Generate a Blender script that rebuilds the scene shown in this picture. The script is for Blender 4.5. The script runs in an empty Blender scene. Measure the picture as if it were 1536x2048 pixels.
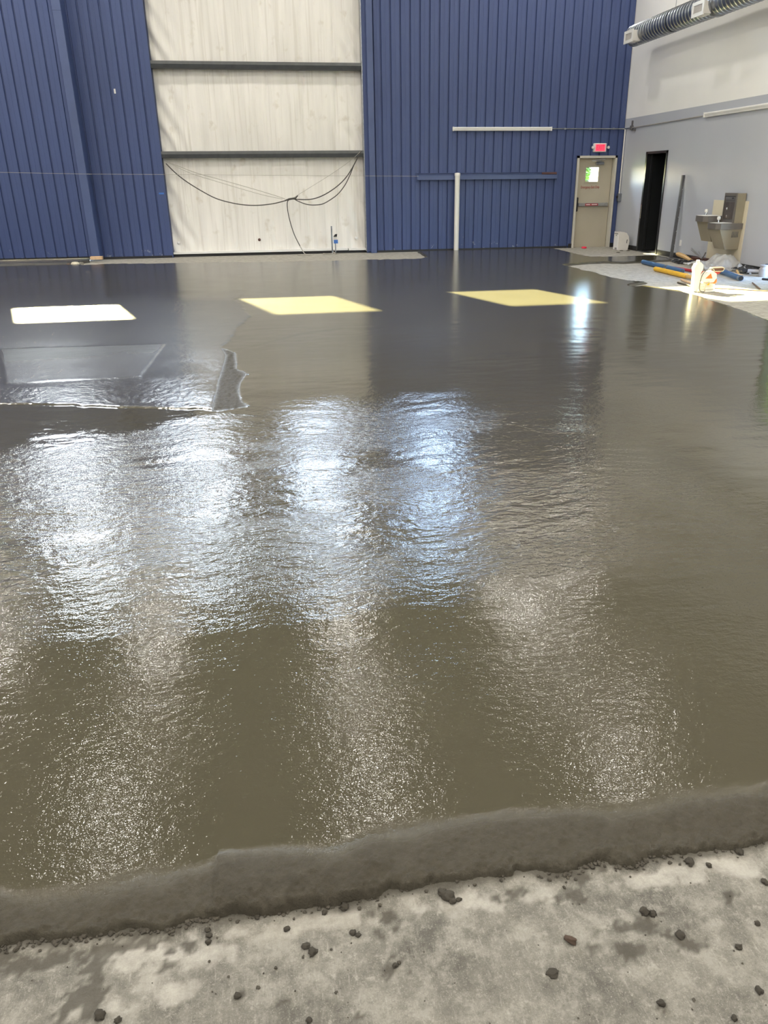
import bpy, math, random
import numpy as np
from mathutils import Vector, Matrix
random.seed(7); rng = np.random.RandomState(5)
SC = bpy.context.scene; COL = SC.collection
# ---------------------------------------------------------------- camera
FPX, CXP, YAW, PITCH, ROLL, CAMH = 1538.5, 800.8, 0.160174, 0.405276, 0.011045, 1.55
cam_data = bpy.data.cameras.new('camera'); cam = bpy.data.objects.new('camera', cam_data); COL.objects.link(cam)
cam_data.sensor_fit = 'AUTO'; cam_data.sensor_width = 36.0
cam_data.lens = FPX / 2048.0 * 36.0
cam_data.shift_x = (768 - CXP) / 2048.0
cam_data.clip_start = 0.05; cam_data.clip_end = 500
sy, cy = math.sin(YAW), math.cos(YAW)
fw0 = Vector((sy, cy, 0)); rt0 = Vector((cy, -sy, 0)); up0 = Vector((0, 0, 1))
fwd = fw0 * math.cos(PITCH) - up0 * math.sin(PITCH); dn = -(up0 * math.cos(PITCH) + fw0 * math.sin(PITCH))
r2 = rt0 * math.cos(ROLL) + dn * math.sin(ROLL); d2 = -rt0 * math.sin(ROLL) + dn * math.cos(ROLL)
R3 = Matrix((r2, -d2, -fwd)).transposed()
cam.matrix_world = Matrix.Translation((0, 0, CAMH)) @ R3.to_4x4()
SC.camera = cam
# ---------------------------------------------------------------- light and exposure
SUN_EL, SUN_AZ = math.radians(34.5), math.radians(17.2)      # the sun stands beyond the back wall, a little to the left
SKY_STRENGTH = 5.2; SUN_STRENGTH = 135.0; LAMP_STRENGTH = 362.0
world = bpy.data.worlds.new('sky'); SC.world = world; world.use_nodes = True
nt = world.node_tree; nt.nodes.clear()
wo = nt.nodes.new('ShaderNodeOutputWorld'); bg = nt.nodes.new('ShaderNodeBackground'); sk = nt.nodes.new('ShaderNodeTexSky')
sk.sky_type = 'NISHITA'; sk.sun_disc = False; sk.sun_elevation = SUN_EL; sk.sun_rotation = -SUN_AZ
bg.inputs['Strength'].default_value = SKY_STRENGTH
tn = nt.nodes.new('ShaderNodeMix'); tn.data_type = 'RGBA'; tn.blend_type = 'MULTIPLY'; tn.inputs[0].default_value = 1; tn.inputs[7].default_value = (.88, .97, 1.08, 1)
nt.links.new(sk.outputs[0], tn.inputs[6]); nt.links.new(tn.outputs[2], bg.inputs[0]); nt.links.new(bg.outputs[0], wo.inputs[0])
sl = bpy.data.lights.new('sun', 'SUN'); so = bpy.data.objects.new('sun', sl); COL.objects.link(so)
sl.energy = SUN_STRENGTH; sl.angle = math.radians(0.6); sl.color = (1.0, 0.87, 0.47)
sdir = Vector((-math.sin(SUN_AZ) * math.cos(SUN_EL), math.cos(SUN_AZ) * math.cos(SUN_EL), math.sin(SUN_EL)))
so.rotation_euler = sdir.to_track_quat('Z', 'Y').to_euler(); so.location = (-8, 40, 30)
SC.view_settings.view_transform = 'Standard'; SC.view_settings.look = 'None'
SC.view_settings.gamma = 1.0; SC.view_settings.use_curve_mapping = False
SC.view_settings.exposure = 0.0
SC.cycles.use_denoising = True
SC.cycles.max_bounces = 8; SC.cycles.diffuse_bounces = 4; SC.cycles.transparent_max_bounces = 16
SC.cycles.caustics_reflective = True
# ---------------------------------------------------------------- measured layout (metres; X right, Y towards the back wall)
BY, RX, CEIL, LX, RY = 19.2, 8.6, 8.2, -14.0, -9.0
FRONT = [(-0.697, 1.318), (-0.645, 1.319), (-0.592, 1.318), (-0.537, 1.314), (-0.483, 1.312), (-0.418, 1.311), (-0.351, 1.299), (-0.308, 1.307), (-0.264, 1.315), (-0.23, 1.317), (-0.151, 1.306), (-0.082, 1.302), (-0.013, 1.301), (0.068, 1.295), (0.128, 1.304), (0.162, 1.312), (0.284, 1.314), (0.407, 1.314), (0.532, 1.309), (0.601, 1.289), (0.645, 1.298), (0.711, 1.308), (0.745, 1.289), (0.776, 1.278), (0.827, 1.303), (0.88, 1.297), (0.949, 1.292), (1.012, 1.292), (1.05, 1.292), (1.147, 1.298)]
RIGHT = [(5.81, 8.452), (5.935, 9.133), (6.018, 9.738), (6.024, 10.127), (6.063, 10.536), (6.078, 10.924), (5.985, 11.365), (5.857, 11.778), (5.638, 11.704), (6.107, 12.117), (5.902, 12.381), (5.814, 12.696), (5.825, 13.154), (5.834, 13.73), (5.777, 14.186), (5.809, 14.644), (5.816, 15.036)]
CHLOW = [(5.816, 15.036), (6.112, 15.158), (6.423, 15.28), (6.7, 15.309), (7.036, 15.109), (7.5, 15.191), (7.878, 15.302), (8.232, 15.312)]
CHUP = [(8.357, 15.616), (8.431, 16.568), (8.141, 16.525), (7.682, 16.532), (7.226, 16.54), (6.971, 16.614), (6.949, 17.131), (6.974, 17.805), (6.984, 18.382), (6.972, 18.689)]
STRIP = [(3.442, 17.509), (3.248, 17.195), (2.83, 17.194), (2.132, 17.274), (1.105, 17.215), (-0.157, 17.342), (-1.099, 17.493), (-1.936, 17.615), (-2.452, 17.648), (-2.984, 17.797), (-3.338, 17.785), (-3.773, 17.688)]
SCREED = [(-3.33, 6.573), (-2.089, 6.136), (-1.314, 5.891), (-0.824, 5.721), (-0.421, 5.598), (-0.214, 5.681), (-0.269, 5.822), (-0.303, 5.996), (-0.324, 6.192), (-0.298, 6.39), (-0.318, 6.537), (-0.353, 6.6), (-0.221, 6.742), (-0.301, 6.877), (-0.387, 6.976), (-0.37, 7.139), (-0.336, 7.218), (-0.431, 7.326), (-0.412, 7.552), (-0.378, 7.689), (-0.471, 7.858), (-0.536, 7.975), (-0.441, 8.391), (-0.418, 8.999), (-0.264, 9.976), (-0.347, 10.411), (-0.385, 10.964), (-0.495, 11.487), (-0.299, 12.571), (-0.856, 13.028), (-1.461, 12.862), (-2.526, 12.529), (-3.881, 12.31), (-5.993, 12.56)]
RAGGED = [(-0.421, 5.598), (-0.243, 5.673), (-0.292, 5.872), (-0.316, 6.191), (-0.307, 6.445), (-0.264, 6.751), (-0.356, 6.969), (-0.364, 7.224), (-0.388, 7.691), (-0.503, 7.916), (-0.445, 7.559), (-0.451, 6.949), (-0.464, 6.478), (-0.463, 5.983), (-0.465, 5.607)]
STRIPBOX = [(-2.732, 8.352), (-1.105, 8.259), (-1.149, 6.786), (-2.231, 6.759)]
ARC_A = [(-1.399, 2.598), (-1.05, 2.557), (-0.524, 2.518), (-0.054, 2.502), (0.409, 2.565), (0.841, 2.674), (1.225, 2.833)]
ARC_B = [(-1.783, 3.867), (-1.416, 3.817), (-1.171, 3.789), (-0.914, 3.766)]
ARC_C = [(-0.13, 3.709), (0.179, 3.733), (0.618, 3.83), (0.972, 3.917)]
ARC_D = [(-1.095, 2.198), (-0.479, 2.165), (-0.06, 2.231), (0.556, 2.342), (0.868, 2.428)]
ARC_E = [(-0.383, 7.839), (-0.138, 8.046), (0.294, 8.584), (0.874, 8.871)]
CLODS = [(-0.027, 1.204, 0.008), (-0.014, 1.187, 0.01), (-0.035, 1.18, 0.004), (0.078, 1.219, 0.008), (0.089, 1.211, 0.006), (-0.067, 1.254, 0.006), (-0.245, 1.283, 0.006), (-0.24, 1.267, 0.007), (-0.241, 1.251, 0.007), (-0.448, 1.12, 0.011), (-0.411, 1.104, 0.007), (-0.174, 1.115, 0.007), (-0.131, 1.126, 0.005), (-0.03, 1.039, 0.006), (0.029, 1.088, 0.004), (-0.194, 1.162, 0.003), (-0.094, 1.164, 0.004), (-0.236, 1.204, 0.003), (0.299, 1.284, 0.012), (0.31, 1.274, 0.013), (0.317, 1.261, 0.008), (0.333, 1.263, 0.006), (0.553, 1.117, 0.012), (0.486, 1.052, 0.011), (0.796, 1.087, 0.009), (0.745, 1.158, 0.012), (0.761, 1.148, 0.009), (0.917, 1.27, 0.011), (0.96, 1.253, 0.007), (1.055, 1.277, 0.01), (1.065, 1.184, 0.008), (0.983, 1.086, 0.006), (0.909, 1.039, 0.007), (0.894, 0.941, 0.008), (0.683, 0.951, 0.007), (0.812, 0.897, 0.006), (0.752, 0.946, 0.004), (0.588, 1.253, 0.005), (0.169, 1.131, 0.005), (0.159, 1.125, 0.006), (0.027, 1.187, 0.003), (0.889, 1.314, 0.008), (1.0, 1.29, 0.005), (-0.134, 1.297, 0.006), (0.067, 1.288, 0.01), (0.02, 1.282, 0.006)]
STAINS = [(-0.494, 1.178, 0.042, 0.054), (-0.5, 1.137, 0.046, 0.034), (-0.442, 1.169, 0.026, 0.016), (0.171, 1.131, 0.028, 0.031), (0.795, 1.086, 0.016, 0.021), (0.732, 1.126, 0.068, 0.034), (0.666, 1.087, 0.055, 0.025), (0.486, 1.052, 0.012, 0.01), (0.684, 0.953, 0.018, 0.018), (-0.318, 1.24, 0.015, 0.01), (-0.621, 1.269, 0.109, 0.034), (-0.424, 1.277, 0.1, 0.023), (-0.169, 1.114, 0.021, 0.013), (0.6, 1.23, 0.047, 0.017), (0.666, 1.269, 0.054, 0.021), (0.959, 1.157, 0.016, 0.018), (0.16, 1.239, 0.034, 0.033), (-0.32, 1.21, 0.017, 0.017), (-0.281, 1.246, 0.022, 0.018), (0.817, 1.061, 0.033, 0.013), (0.443, 1.257, 0.035, 0.013), (-0.077, 1.09, 0.019, 0.01), (0.072, 1.032, 0.03, 0.009)]
CAB1 = [(-2.037, 19.13, 1.974), (-1.867, 19.13, 1.792), (-1.671, 19.13, 1.628), (-1.389, 19.13, 1.441), (-1.057, 19.13, 1.26), (-0.736, 19.13, 1.162), (-0.407, 19.13, 1.105), (-0.071, 19.13, 1.095), (0.247, 19.13, 1.127), (0.5, 19.13, 1.182), (0.661, 19.13, 1.217)]
CAB2 = [(0.661, 19.13, 1.217), (0.842, 19.13, 1.204), (1.047, 19.13, 1.201), (1.255, 19.13, 1.241), (1.477, 19.13, 1.334), (1.713, 19.13, 1.479), (1.916, 19.13, 1.656), (2.072, 19.13, 1.864), (2.181, 19.13, 2.039), (2.266, 19.13, 2.183)]
CAB3 = [(0.684, 19.13, 1.227), (0.838, 19.13, 1.151), (1.006, 19.13, 1.095), (1.178, 19.13, 1.082), (1.351, 19.13, 1.101), (1.528, 19.13, 1.184), (1.718, 19.13, 1.31), (1.887, 19.13, 1.499), (2.009, 19.13, 1.708), (2.108, 19.13, 1.915), (2.205, 19.13, 2.08), (2.278, 19.13, 2.204)]
CAB4 = [(0.592, 19.13, 1.207), (0.547, 19.13, 1.134), (0.551, 19.13, 0.942), (0.593, 19.13, 0.704), (0.668, 19.13, 0.441), (0.78, 19.13, 0.196), (0.853, 19.13, 0.05), (0.86, 19.13, -0.017)]
CAB5 = [(-2.052, 19.13, 2.025), (-1.546, 19.13, 1.779), (-1.021, 19.13, 1.612), (-0.487, 19.13, 1.451), (0.057, 19.13, 1.299), (0.446, 19.13, 1.22)]
CAB6 = [(-1.97, 19.13, 1.994), (-1.437, 19.13, 1.789), (-0.909, 19.13, 1.641), (-0.264, 19.13, 1.459), (0.282, 19.13, 1.296), (0.502, 19.13, 1.219)]
CAB7 = [(0.685, 19.13, 1.238), (1.084, 19.13, 1.455), (1.552, 19.13, 1.712), (2.02, 19.13, 1.999), (2.278, 19.13, 2.204)]
# ---------------------------------------------------------------- helpers
def s2l(c):
    return tuple((v / 12.92 if v <= 0.04045 else ((v + 0.055) / 1.055) ** 2.4) for v in c)
class MB:
    def __init__(s): s.v = []; s.f = []; s.mi = []; s.m = 0
    def add(s, vs, fs):
        o = len(s.v); s.v += [tuple(p) for p in vs]
        s.f += [tuple(i + o for i in f) for f in fs]; s.mi += [s.m] * len(fs); return s
    def box(s, a, b, bev=0.0):
        x0, y0, z0 = [min(a[i], b[i]) for i in range(3)]; x1, y1, z1 = [max(a[i], b[i]) for i in range(3)]
        if bev <= 0:
            return s.add([(x0,y0,z0),(x1,y0,z0),(x1,y1,z0),(x0,y1,z0),(x0,y0,z1),(x1,y0,z1),(x1,y1,z1),(x0,y1,z1)],
                  [(0,3,2,1),(4,5,6,7),(0,1,5,4),(1,2,6,5),(2,3,7,6),(3,0,4,7)])
        b_ = min(bev, (x1-x0)*.45, (y1-y0)*.45, (z1-z0)*.45); rings = []
        for z, i in ((z0, b_), (z0 + b_, 0), (z1 - b_, 0), (z1, b_)):
            k = b_
            rings.append([(x0+i+k*(i==0),y0+i,z),(x1-i-k*(i==0),y0+i,z),(x1-i,y0+i+k*(i==0),z),(x1-i,y1-i-k*(i==0),z),
                          (x1-i-k*(i==0),y1-i,z),(x0+i+k*(i==0),y1-i,z),(x0+i,y1-i-k*(i==0),z),(x0+i,y0+i+k*(i==0),z)])
        vs = [p for r in rings for p in r]; fs = []
        for r in range(3):
            for j in range(8):
                fs.append((r*8+j, r*8+(j+1)%8, (r+1)*8+(j+1)%8, (r+1)*8+j))
        fs.append(tuple(range(7, -1, -1))); fs.append(tuple(range(24, 32)))
        return s.add(vs, fs)
    def prism(s, prof, axis, a, b):
        n = len(prof); vs = []
        for t in (a, b):
            for p, q in prof:
                vs.append({'x': (t, p, q), 'y': (p, t, q), 'z': (p, q, t)}[axis])
        fs = [(i, (i+1) % n, n+(i+1) % n, n+i) for i in range(n)] + [tuple(range(n-1, -1, -1)), tuple(range(n, 2*n))]
        return s.add(vs, fs)
    def tube(s, pts, r, seg=10, cap=True):
        pts = [Vector(p) for p in pts]; rs = r if isinstance(r, (list, tuple)) else [r]*len(pts); vs = []; fs = []
        up = None
        for i, p in enumerate(pts):
            t = (pts[min(i+1, len(pts)-1)] - pts[max(i-1, 0)]).normalized()
            if up is None:
                up = Vector((0,0,1)) if abs(t.z) < .9 else Vector((1,0,0))
            u = (up - t*up.dot(t)).normalized(); w = t.cross(u); up = u
            for k in range(seg):
                a = 2*math.pi*k/seg; vs.append(p + (u*math.cos(a) + w*math.sin(a))*rs[i])
        for i in range(len(pts)-1):
            for k in range(seg):
                fs.append((i*seg+k, i*seg+(k+1)%seg, (i+1)*seg+(k+1)%seg, (i+1)*seg+k))
        if cap: fs += [tuple(range(seg-1, -1, -1)), tuple(range((len(pts)-1)*seg, len(pts)*seg))]
        return s.add(vs, fs)
    def lathe(s, prof, c=(0,0,0), seg=20, axis='z', cap=True):
        vs = []; fs = []
        for r, h in prof:
            for k in range(seg):
                a = 2*math.pi*k/seg; x, y = r*math.cos(a), r*math.sin(a)
                q = {'z': (x, y, h), 'y': (x, h, y), 'x': (h, x, y)}[axis]
                vs.append((c[0]+q[0], c[1]+q[1], c[2]+q[2]))
        for i in range(len(prof)-1):
            for k in range(seg):
                fs.append((i*seg+k, i*seg+(k+1)%seg, (i+1)*seg+(k+1)%seg, (i+1)*seg+k))
        if cap: fs += [tuple(range(seg-1, -1, -1)), tuple(range((len(prof)-1)*seg, len(prof)*seg))]
        return s.add(vs, fs)
    def grid(s, P):
        n, m = P.shape[:2]
        return s.add(P.reshape(-1, 3).tolist(), [(i*m+j, i*m+j+1, (i+1)*m+j+1, (i+1)*m+j) for i in range(n-1) for j in range(m-1)])
    def build(s, name, mats, parent=None, smooth=False):
        me = bpy.data.meshes.new(name); me.from_pydata([tuple(map(float, p)) for p in s.v], [], s.f)
        for m in (mats if isinstance(mats, (list, tuple)) else [mats]): me.materials.append(m)
        if any(s.mi): me.polygons.foreach_set('material_index', s.mi)
        import bmesh
        bm = bmesh.new(); bm.from_mesh(me); bmesh.ops.recalc_face_normals(bm, faces=bm.faces); bm.to_mesh(me); bm.free()
        if smooth:
            me.polygons.foreach_set('use_smooth', [True]*len(me.polygons))
            try: me.set_sharp_from_angle(angle=math.radians(40))
            except Exception: pass
        me.update()
        return link(name, me, parent)
def link(name, data, parent=None):
    o = bpy.data.objects.new(name, data); COL.objects.link(o)
    if parent is not None:
        o.parent = parent
        if parent.type == 'EMPTY' or True: o.matrix_parent_inverse = parent.matrix_basis.inverted()
    return o
def tag(o, label=None, cat=None, group=None, kind=None):
    if label: o['label'] = label
    if cat: o['category'] = cat
    if group: o['group'] = group
    if kind: o['kind'] = kind
    return o
def thing(name, label, cat, loc=(0,0,0), group=None, kind=None):
    o = bpy.data.objects.new(name, None); COL.objects.link(o); o.location = loc; o.empty_display_size = .1
    return tag(o, label, cat, group, kind)
def copy_tree(o, parent=None):
    c = o.copy(); COL.objects.link(c)
    if parent is not None: c.parent = parent
    for ch in o.children: copy_tree(ch, c)
    return c
def text(name, body, size, loc, rot, mat, parent, depth=.002, sx=1.0):
    cu = bpy.data.curves.new(name, 'FONT'); cu.body = body; cu.size = size; cu.align_x = 'CENTER'; cu.align_y = 'CENTER'; cu.extrude = depth
    tmp = bpy.data.objects.new(name + '_t', cu); COL.objects.link(tmp)
    dg = bpy.context.evaluated_depsgraph_get(); me = bpy.data.meshes.new_from_object(tmp.evaluated_get(dg))
    bpy.data.objects.remove(tmp); me.materials.clear(); me.materials.append(mat); me.name = name
    me.transform(Matrix.Translation(loc) @ Matrix.Rotation(rot[2], 4, 'Z') @ Matrix.Rotation(rot[0], 4, 'X') @ Matrix.Diagonal((sx, 1, 1, 1)))
    return link(name, me, parent)
# ---- noise on arrays
def vnoise(x, y, seed=0):
    rs = np.random.RandomState(seed); T = rs.rand(256, 256)
    xi = np.floor(x).astype(int); yi = np.floor(y).astype(int); fx = x-xi; fy = y-yi
    fx = fx*fx*fx*(fx*(fx*6-15)+10); fy = fy*fy*fy*(fy*(fy*6-15)+10)
    a = T[xi & 255, yi & 255]; b = T[(xi+1) & 255, yi & 255]; c = T[xi & 255, (yi+1) & 255]; d = T[(xi+1) & 255, (yi+1) & 255]
    return (a*(1-fx)+b*fx)*(1-fy) + (c*(1-fx)+d*fx)*fy - .5
def fbm(x, y, oct=4, seed=0):
    s = 0; a = 1; t = 0
    for k in range(oct):
        c, q = math.cos(k*1.3), math.sin(k*1.3)
        s = s + a*vnoise((c*x-q*y)*2**k + 37.1*k, (q*x+c*y)*2**k + 11.7*k, seed+k); t += a; a *= .5
    return s/t*2
def sstep(a, b, x):
    t = np.clip((x-a)/(b-a), 0, 1); return t*t*(3-2*t)
def poly_sd(X, Y, poly):
    """signed distance, positive inside"""
    d = np.full(X.shape, 1e9); ins = np.zeros(X.shape, bool); n = len(poly)
    for i in range(n):
        x0, y0 = poly[i]; x1, y1 = poly[(i+1) % n]; ex, ey = x1-x0, y1-y0; L = ex*ex+ey*ey + 1e-12
        t = np.clip(((X-x0)*ex + (Y-y0)*ey)/L, 0, 1)
        d = np.minimum(d, (X-x0-t*ex)**2 + (Y-y0-t*ey)**2)
        cond = (y0 > Y) != (y1 > Y)
        ins ^= cond & (X < ex*(Y-y0)/(ey if abs(ey) > 1e-12 else 1e-12) + x0)
    d = np.sqrt(d); return np.where(ins, d, -d)
# ---- materials
def nodes(name):
    m = bpy.data.materials.new(name); m.use_nodes = True; t = m.node_tree
    return m, t, t.nodes['Principled BSDF'], (lambda k: t.nodes.new('ShaderNode' + k)), t.links.new
def pmat(name, col, rough=.5, metal=0.0, var=.12, scale=6.0, bump=0.0, bscale=60.0, emit=None, estr=0.0, coat=0.0, stretch=None, alpha=None):
    m, t, p, N, L = nodes(name)
    tc = N('TexCoord'); src = tc.outputs['Object']
    if stretch:
        mp = N('Mapping'); mp.inputs['Scale'].default_value = stretch; L(src, mp.inputs[0]); src = mp.outputs[0]
    nz = N('TexNoise'); nz.inputs['Scale'].default_value = scale; nz.inputs['Detail'].default_value = 5; L(src, nz.inputs['Vector'])
    rp = N('ValToRGB'); e = rp.color_ramp.elements
    e[0].position = .3; e[1].position = .7
    e[0].color = (*[c*(1-var) for c in col], 1); e[1].color = (*[min(1, c*(1+var)) for c in col], 1)
    L(nz.outputs['Fac'], rp.inputs[0]); L(rp.outputs[0], p.inputs['Base Color'])
    p.inputs['Roughness'].default_value = rough; p.inputs['Metallic'].default_value = metal
    p.inputs['Coat Weight'].default_value = coat
    if bump:
        n2 = N('TexNoise'); n2.inputs['Scale'].default_value = bscale; n2.inputs['Detail'].default_value = 3; L(src, n2.inputs['Vector'])
        b = N('Bump'); b.inputs['Strength'].default_value = 1; b.inputs['Distance'].default_value = bump
        L(n2.outputs['Fac'], b.inputs['Height']); L(b.outputs[0], p.inputs['Normal'])
    if emit: p.inputs['Emission Color'].default_value = (*emit, 1); p.inputs['Emission Strength'].default_value = estr
    if alpha: p.inputs['Alpha'].default_value = alpha
    return m
def glass_mat(name, tint=(.93,.96,.95)):
    m, t, p, N, L = nodes(name); t.nodes.remove(p)
    out = t.nodes['Material Output']; tr = N('BsdfTransparent'); gl = N('BsdfGlossy'); mx = N('MixShader'); fr = N('Fresnel')
    tr.inputs[0].default_value = (*tint, 1); gl.inputs['Roughness'].default_value = .02; fr.inputs[0].default_value = 1.45
    L(fr.outputs[0], mx.inputs[0]); L(tr.outputs[0], mx.inputs[1]); L(gl.outputs[0], mx.inputs[2]); L(mx.outputs[0], out.inputs[0])
    return m
def scuffed_blue():
    m = pmat('blue_panel_paint', (.049,.075,.192), .5, 0, .10, 1.3, .0006, 5, stretch=(3, 3, .35)); t = m.node_tree; p = t.nodes['Principled BSDF']; L = t.links.new
    N = lambda k: t.nodes.new('ShaderNode'+k)
    old = p.inputs['Base Color'].links[0].from_socket
    g = N('NewGeometry'); sx = N('SeparateXYZ'); L(g.outputs['Position'], sx.inputs[0])
    mr = N('MapRange'); mr.inputs['From Min'].default_value = .1; mr.inputs['From Max'].default_value = .75; mr.inputs['To Min'].default_value = .62; mr.inputs['To Max'].default_value = .80; L(sx.outputs['Z'], mr.inputs[0])
    nz = N('TexNoise'); nz.inputs['Scale'].default_value = 9; nz.inputs['Detail'].default_value = 6; nz.inputs['Roughness'].default_value = .72; L(g.outputs['Position'], nz.inputs['Vector'])
    gt = N('Math'); gt.operation = 'GREATER_THAN'; L(nz.outputs['Fac'], gt.inputs[0]); L(mr.outputs[0], gt.inputs[1])
    mx = N('Mix'); mx.data_type = 'RGBA'; L(gt.outputs[0], mx.inputs[0]); L(old, mx.inputs[6]); mx.inputs[7].default_value = (.22,.25,.33,1); L(mx.outputs[2], p.inputs['Base Color'])
    return m
BLUE = scuffed_blue()
BLUE_T = pmat('blue_trim_paint', (.070,.100,.220), .45, 0, .08, 2)
WHITE_P = pmat('white_wall_paint', (.87,.86,.84), .55, 0, .03, .8)
GREY_P = pmat('grey_blue_wall_paint', (.47,.49,.54), .42, 0, .03, .8, .0004, 3)
def insul_mat():
    m = pmat('white_insulation_facing', (.84,.81,.765), .5, 0, .06, 1.6, .005, 7, stretch=(5, 5, .35)); t = m.node_tree; p = t.nodes['Principled BSDF']; L = t.links.new
    N = lambda k: t.nodes.new('ShaderNode'+k); old = p.inputs['Base Color'].links[0].from_socket; tc = N('TexCoord').outputs['Object']
    for sc, st, lo, hi, col, k in ((2.0, (6, 1, .16), .57, .64, (.62,.58,.52), .38), (3.0, (1.2, 1, 1.0), .62, .72, (.58,.52,.42), .5), (2.2, (14, 1, .2), .60, .68, (.66,.62,.56), .5)):
        mp = N('Mapping'); mp.inputs['Scale'].default_value = st; L(tc, mp.inputs[0]); nz = N('TexNoise'); nz.inputs['Scale'].default_value = sc; nz.inputs['Detail'].default_value = 4; L(mp.outputs[0], nz.inputs['Vector'])
        mr = N('MapRange'); mr.inputs['From Min'].default_value = lo; mr.inputs['From Max'].default_value = hi; mr.inputs['To Max'].default_value = k; L(nz.outputs['Fac'], mr.inputs[0])
        mx = N('Mix'); mx.data_type = 'RGBA'; L(mr.outputs[0], mx.inputs[0]); L(old, mx.inputs[6]); mx.inputs[7].default_value = (*col, 1); old = mx.outputs[2]
    L(old, p.inputs['Base Color']); return m
INSUL = insul_mat()
GIRT = pmat('shaded_grey_primer', (.085,.092,.10), .45, 0, .15, 8)  # primer darkened to carry the shade on the girt's down-facing lip
GIRT_L = pmat('grey_primer', (.16,.165,.168), .45, 0, .1, 8)
DARK = pmat('black_rubber', (.018,.018,.02), .5, 0, .2, 10)
BLACKP = pmat('black_paint', (.015,.016,.018), .35, 0, .15, 4)
DOORP = pmat('beige_door_paint', (.46,.42,.33), .4, 0, .05, 2)
FRAMEP = pmat('pale_frame_paint', (.56,.54,.47), .4, 0, .05, 3)
STEEL = pmat('brushed_steel', (.40,.40,.41), .4, .7, .1, 20)
GALV = pmat('galvanized_steel', (.33,.35,.38), .30, .95, .18, 14)
CHROME = pmat('chrome', (.8,.8,.8), .12, 1, .03, 5)
WHITE_M = pmat('white_enamel', (.80,.79,.76), .35, 0, .03, 5)
WHITE_PL = pmat('white_plastic', (.78,.75,.72), .35, 0, .04, 6)
PVC = pmat('white_pvc', (.80,.78,.72), .3, 0, .04, 4)
CEILM = pmat('white_roof_insulation', (.75,.74,.70), .6, 0, .05, 1)
CABLE = pmat('dark_cable_jacket', (.06,.055,.05), .5, 0, .2, 10)
CABLE_L = pmat('pale_cable_jacket', (.42,.39,.34), .5, 0, .1, 10)
RED = pmat('red_paint', (.38,.02,.025), .4, 0, .1, 6)
BLUEPIPE = pmat('blue_pipe', (.045,.115,.25), .38, 0, .12, 8)
YELLOW = pmat('yellow_pipe', (.72,.42,.03), .4, 0, .1, 8)
WOODH = pmat('varnished_wood_handle', (.60,.38,.13), .4, 0, .15, 9, stretch=(1, 8, 8))
WOODB = pmat('bare_pine', (.62,.42,.25), .7, 0, .15, 12)
BROWN = pmat('dark_red_brown', (.09,.035,.028), .5, 0, .2, 8)
BEIGE_PL = pmat('beige_panel', (.66,.60,.46), .5, 0, .04, 2)
FOUNT = pmat('taupe_enamel', (.30,.265,.195), .4, 0, .06, 4)
FSTEEL = pmat('stainless_basin', (.20,.18,.16), .35, .4, .08, 10)
FDARK = pmat('dark_grey_plastic', (.12,.115,.115), .35, 0, .1, 8)
GREYPL = pmat('grey_plastic', (.36,.34,.33), .5, 0, .1, 8)
ORANGE = pmat('orange_plastic', (.85,.16,.03), .4, 0, .05, 8)
PINK = pmat('red_plastic_cap', (.85,.03,.08), .35, 0, .05, 8)
TAPE = pmat('bright_blue_tape', (.05,.16,.50), .5, 0, .05, 8)
GLASS = glass_mat('window_glass')
LAMPM = pmat('lamp_lens', (.9,.9,.9), .4, emit=(1.0,.95,.88), estr=LAMP_STRENGTH)
LAMPD = pmat('lamp_lens_dimmed', (.9,.9,.9), .4, emit=(1.0,.95,.88), estr=LAMP_STRENGTH*.46)  # lens turned down so its glints in the wet floor stay faint
EXITM = pmat('lit_red_sign_face', (.7,.03,.06), .4, emit=(1.0,.07,.13), estr=1.1)
EXITL = pmat('lit_exit_letters', (.5,.01,.02), .4, emit=(1.0,.01,.05), estr=.8)
EXITB = pmat('pink_sign_border', (.85,.6,.6), .4, 0, .03, 5)
LETTER = pmat('red_lettering', (.33,.02,.025), .5, 0, .05, 20)
def plastic_sheet_mat():
    m, t, p, N, L = nodes('clear_plastic_sheet')
    p.inputs['Base Color'].default_value = (.58,.58,.57,1); p.inputs['Roughness'].default_value = .3
    p.inputs['Alpha'].default_value = .62
    nz = N('TexNoise'); nz.inputs['Scale'].default_value = 25; b = N('Bump'); b.inputs['Distance'].default_value = .006
    tc = N('TexCoord'); L(tc.outputs['Object'], nz.inputs['Vector']); L(nz.outputs['Fac'], b.inputs['Height']); L(b.outputs[0], p.inputs['Normal'])
    return m
SHEET = plastic_sheet_mat()
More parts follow.
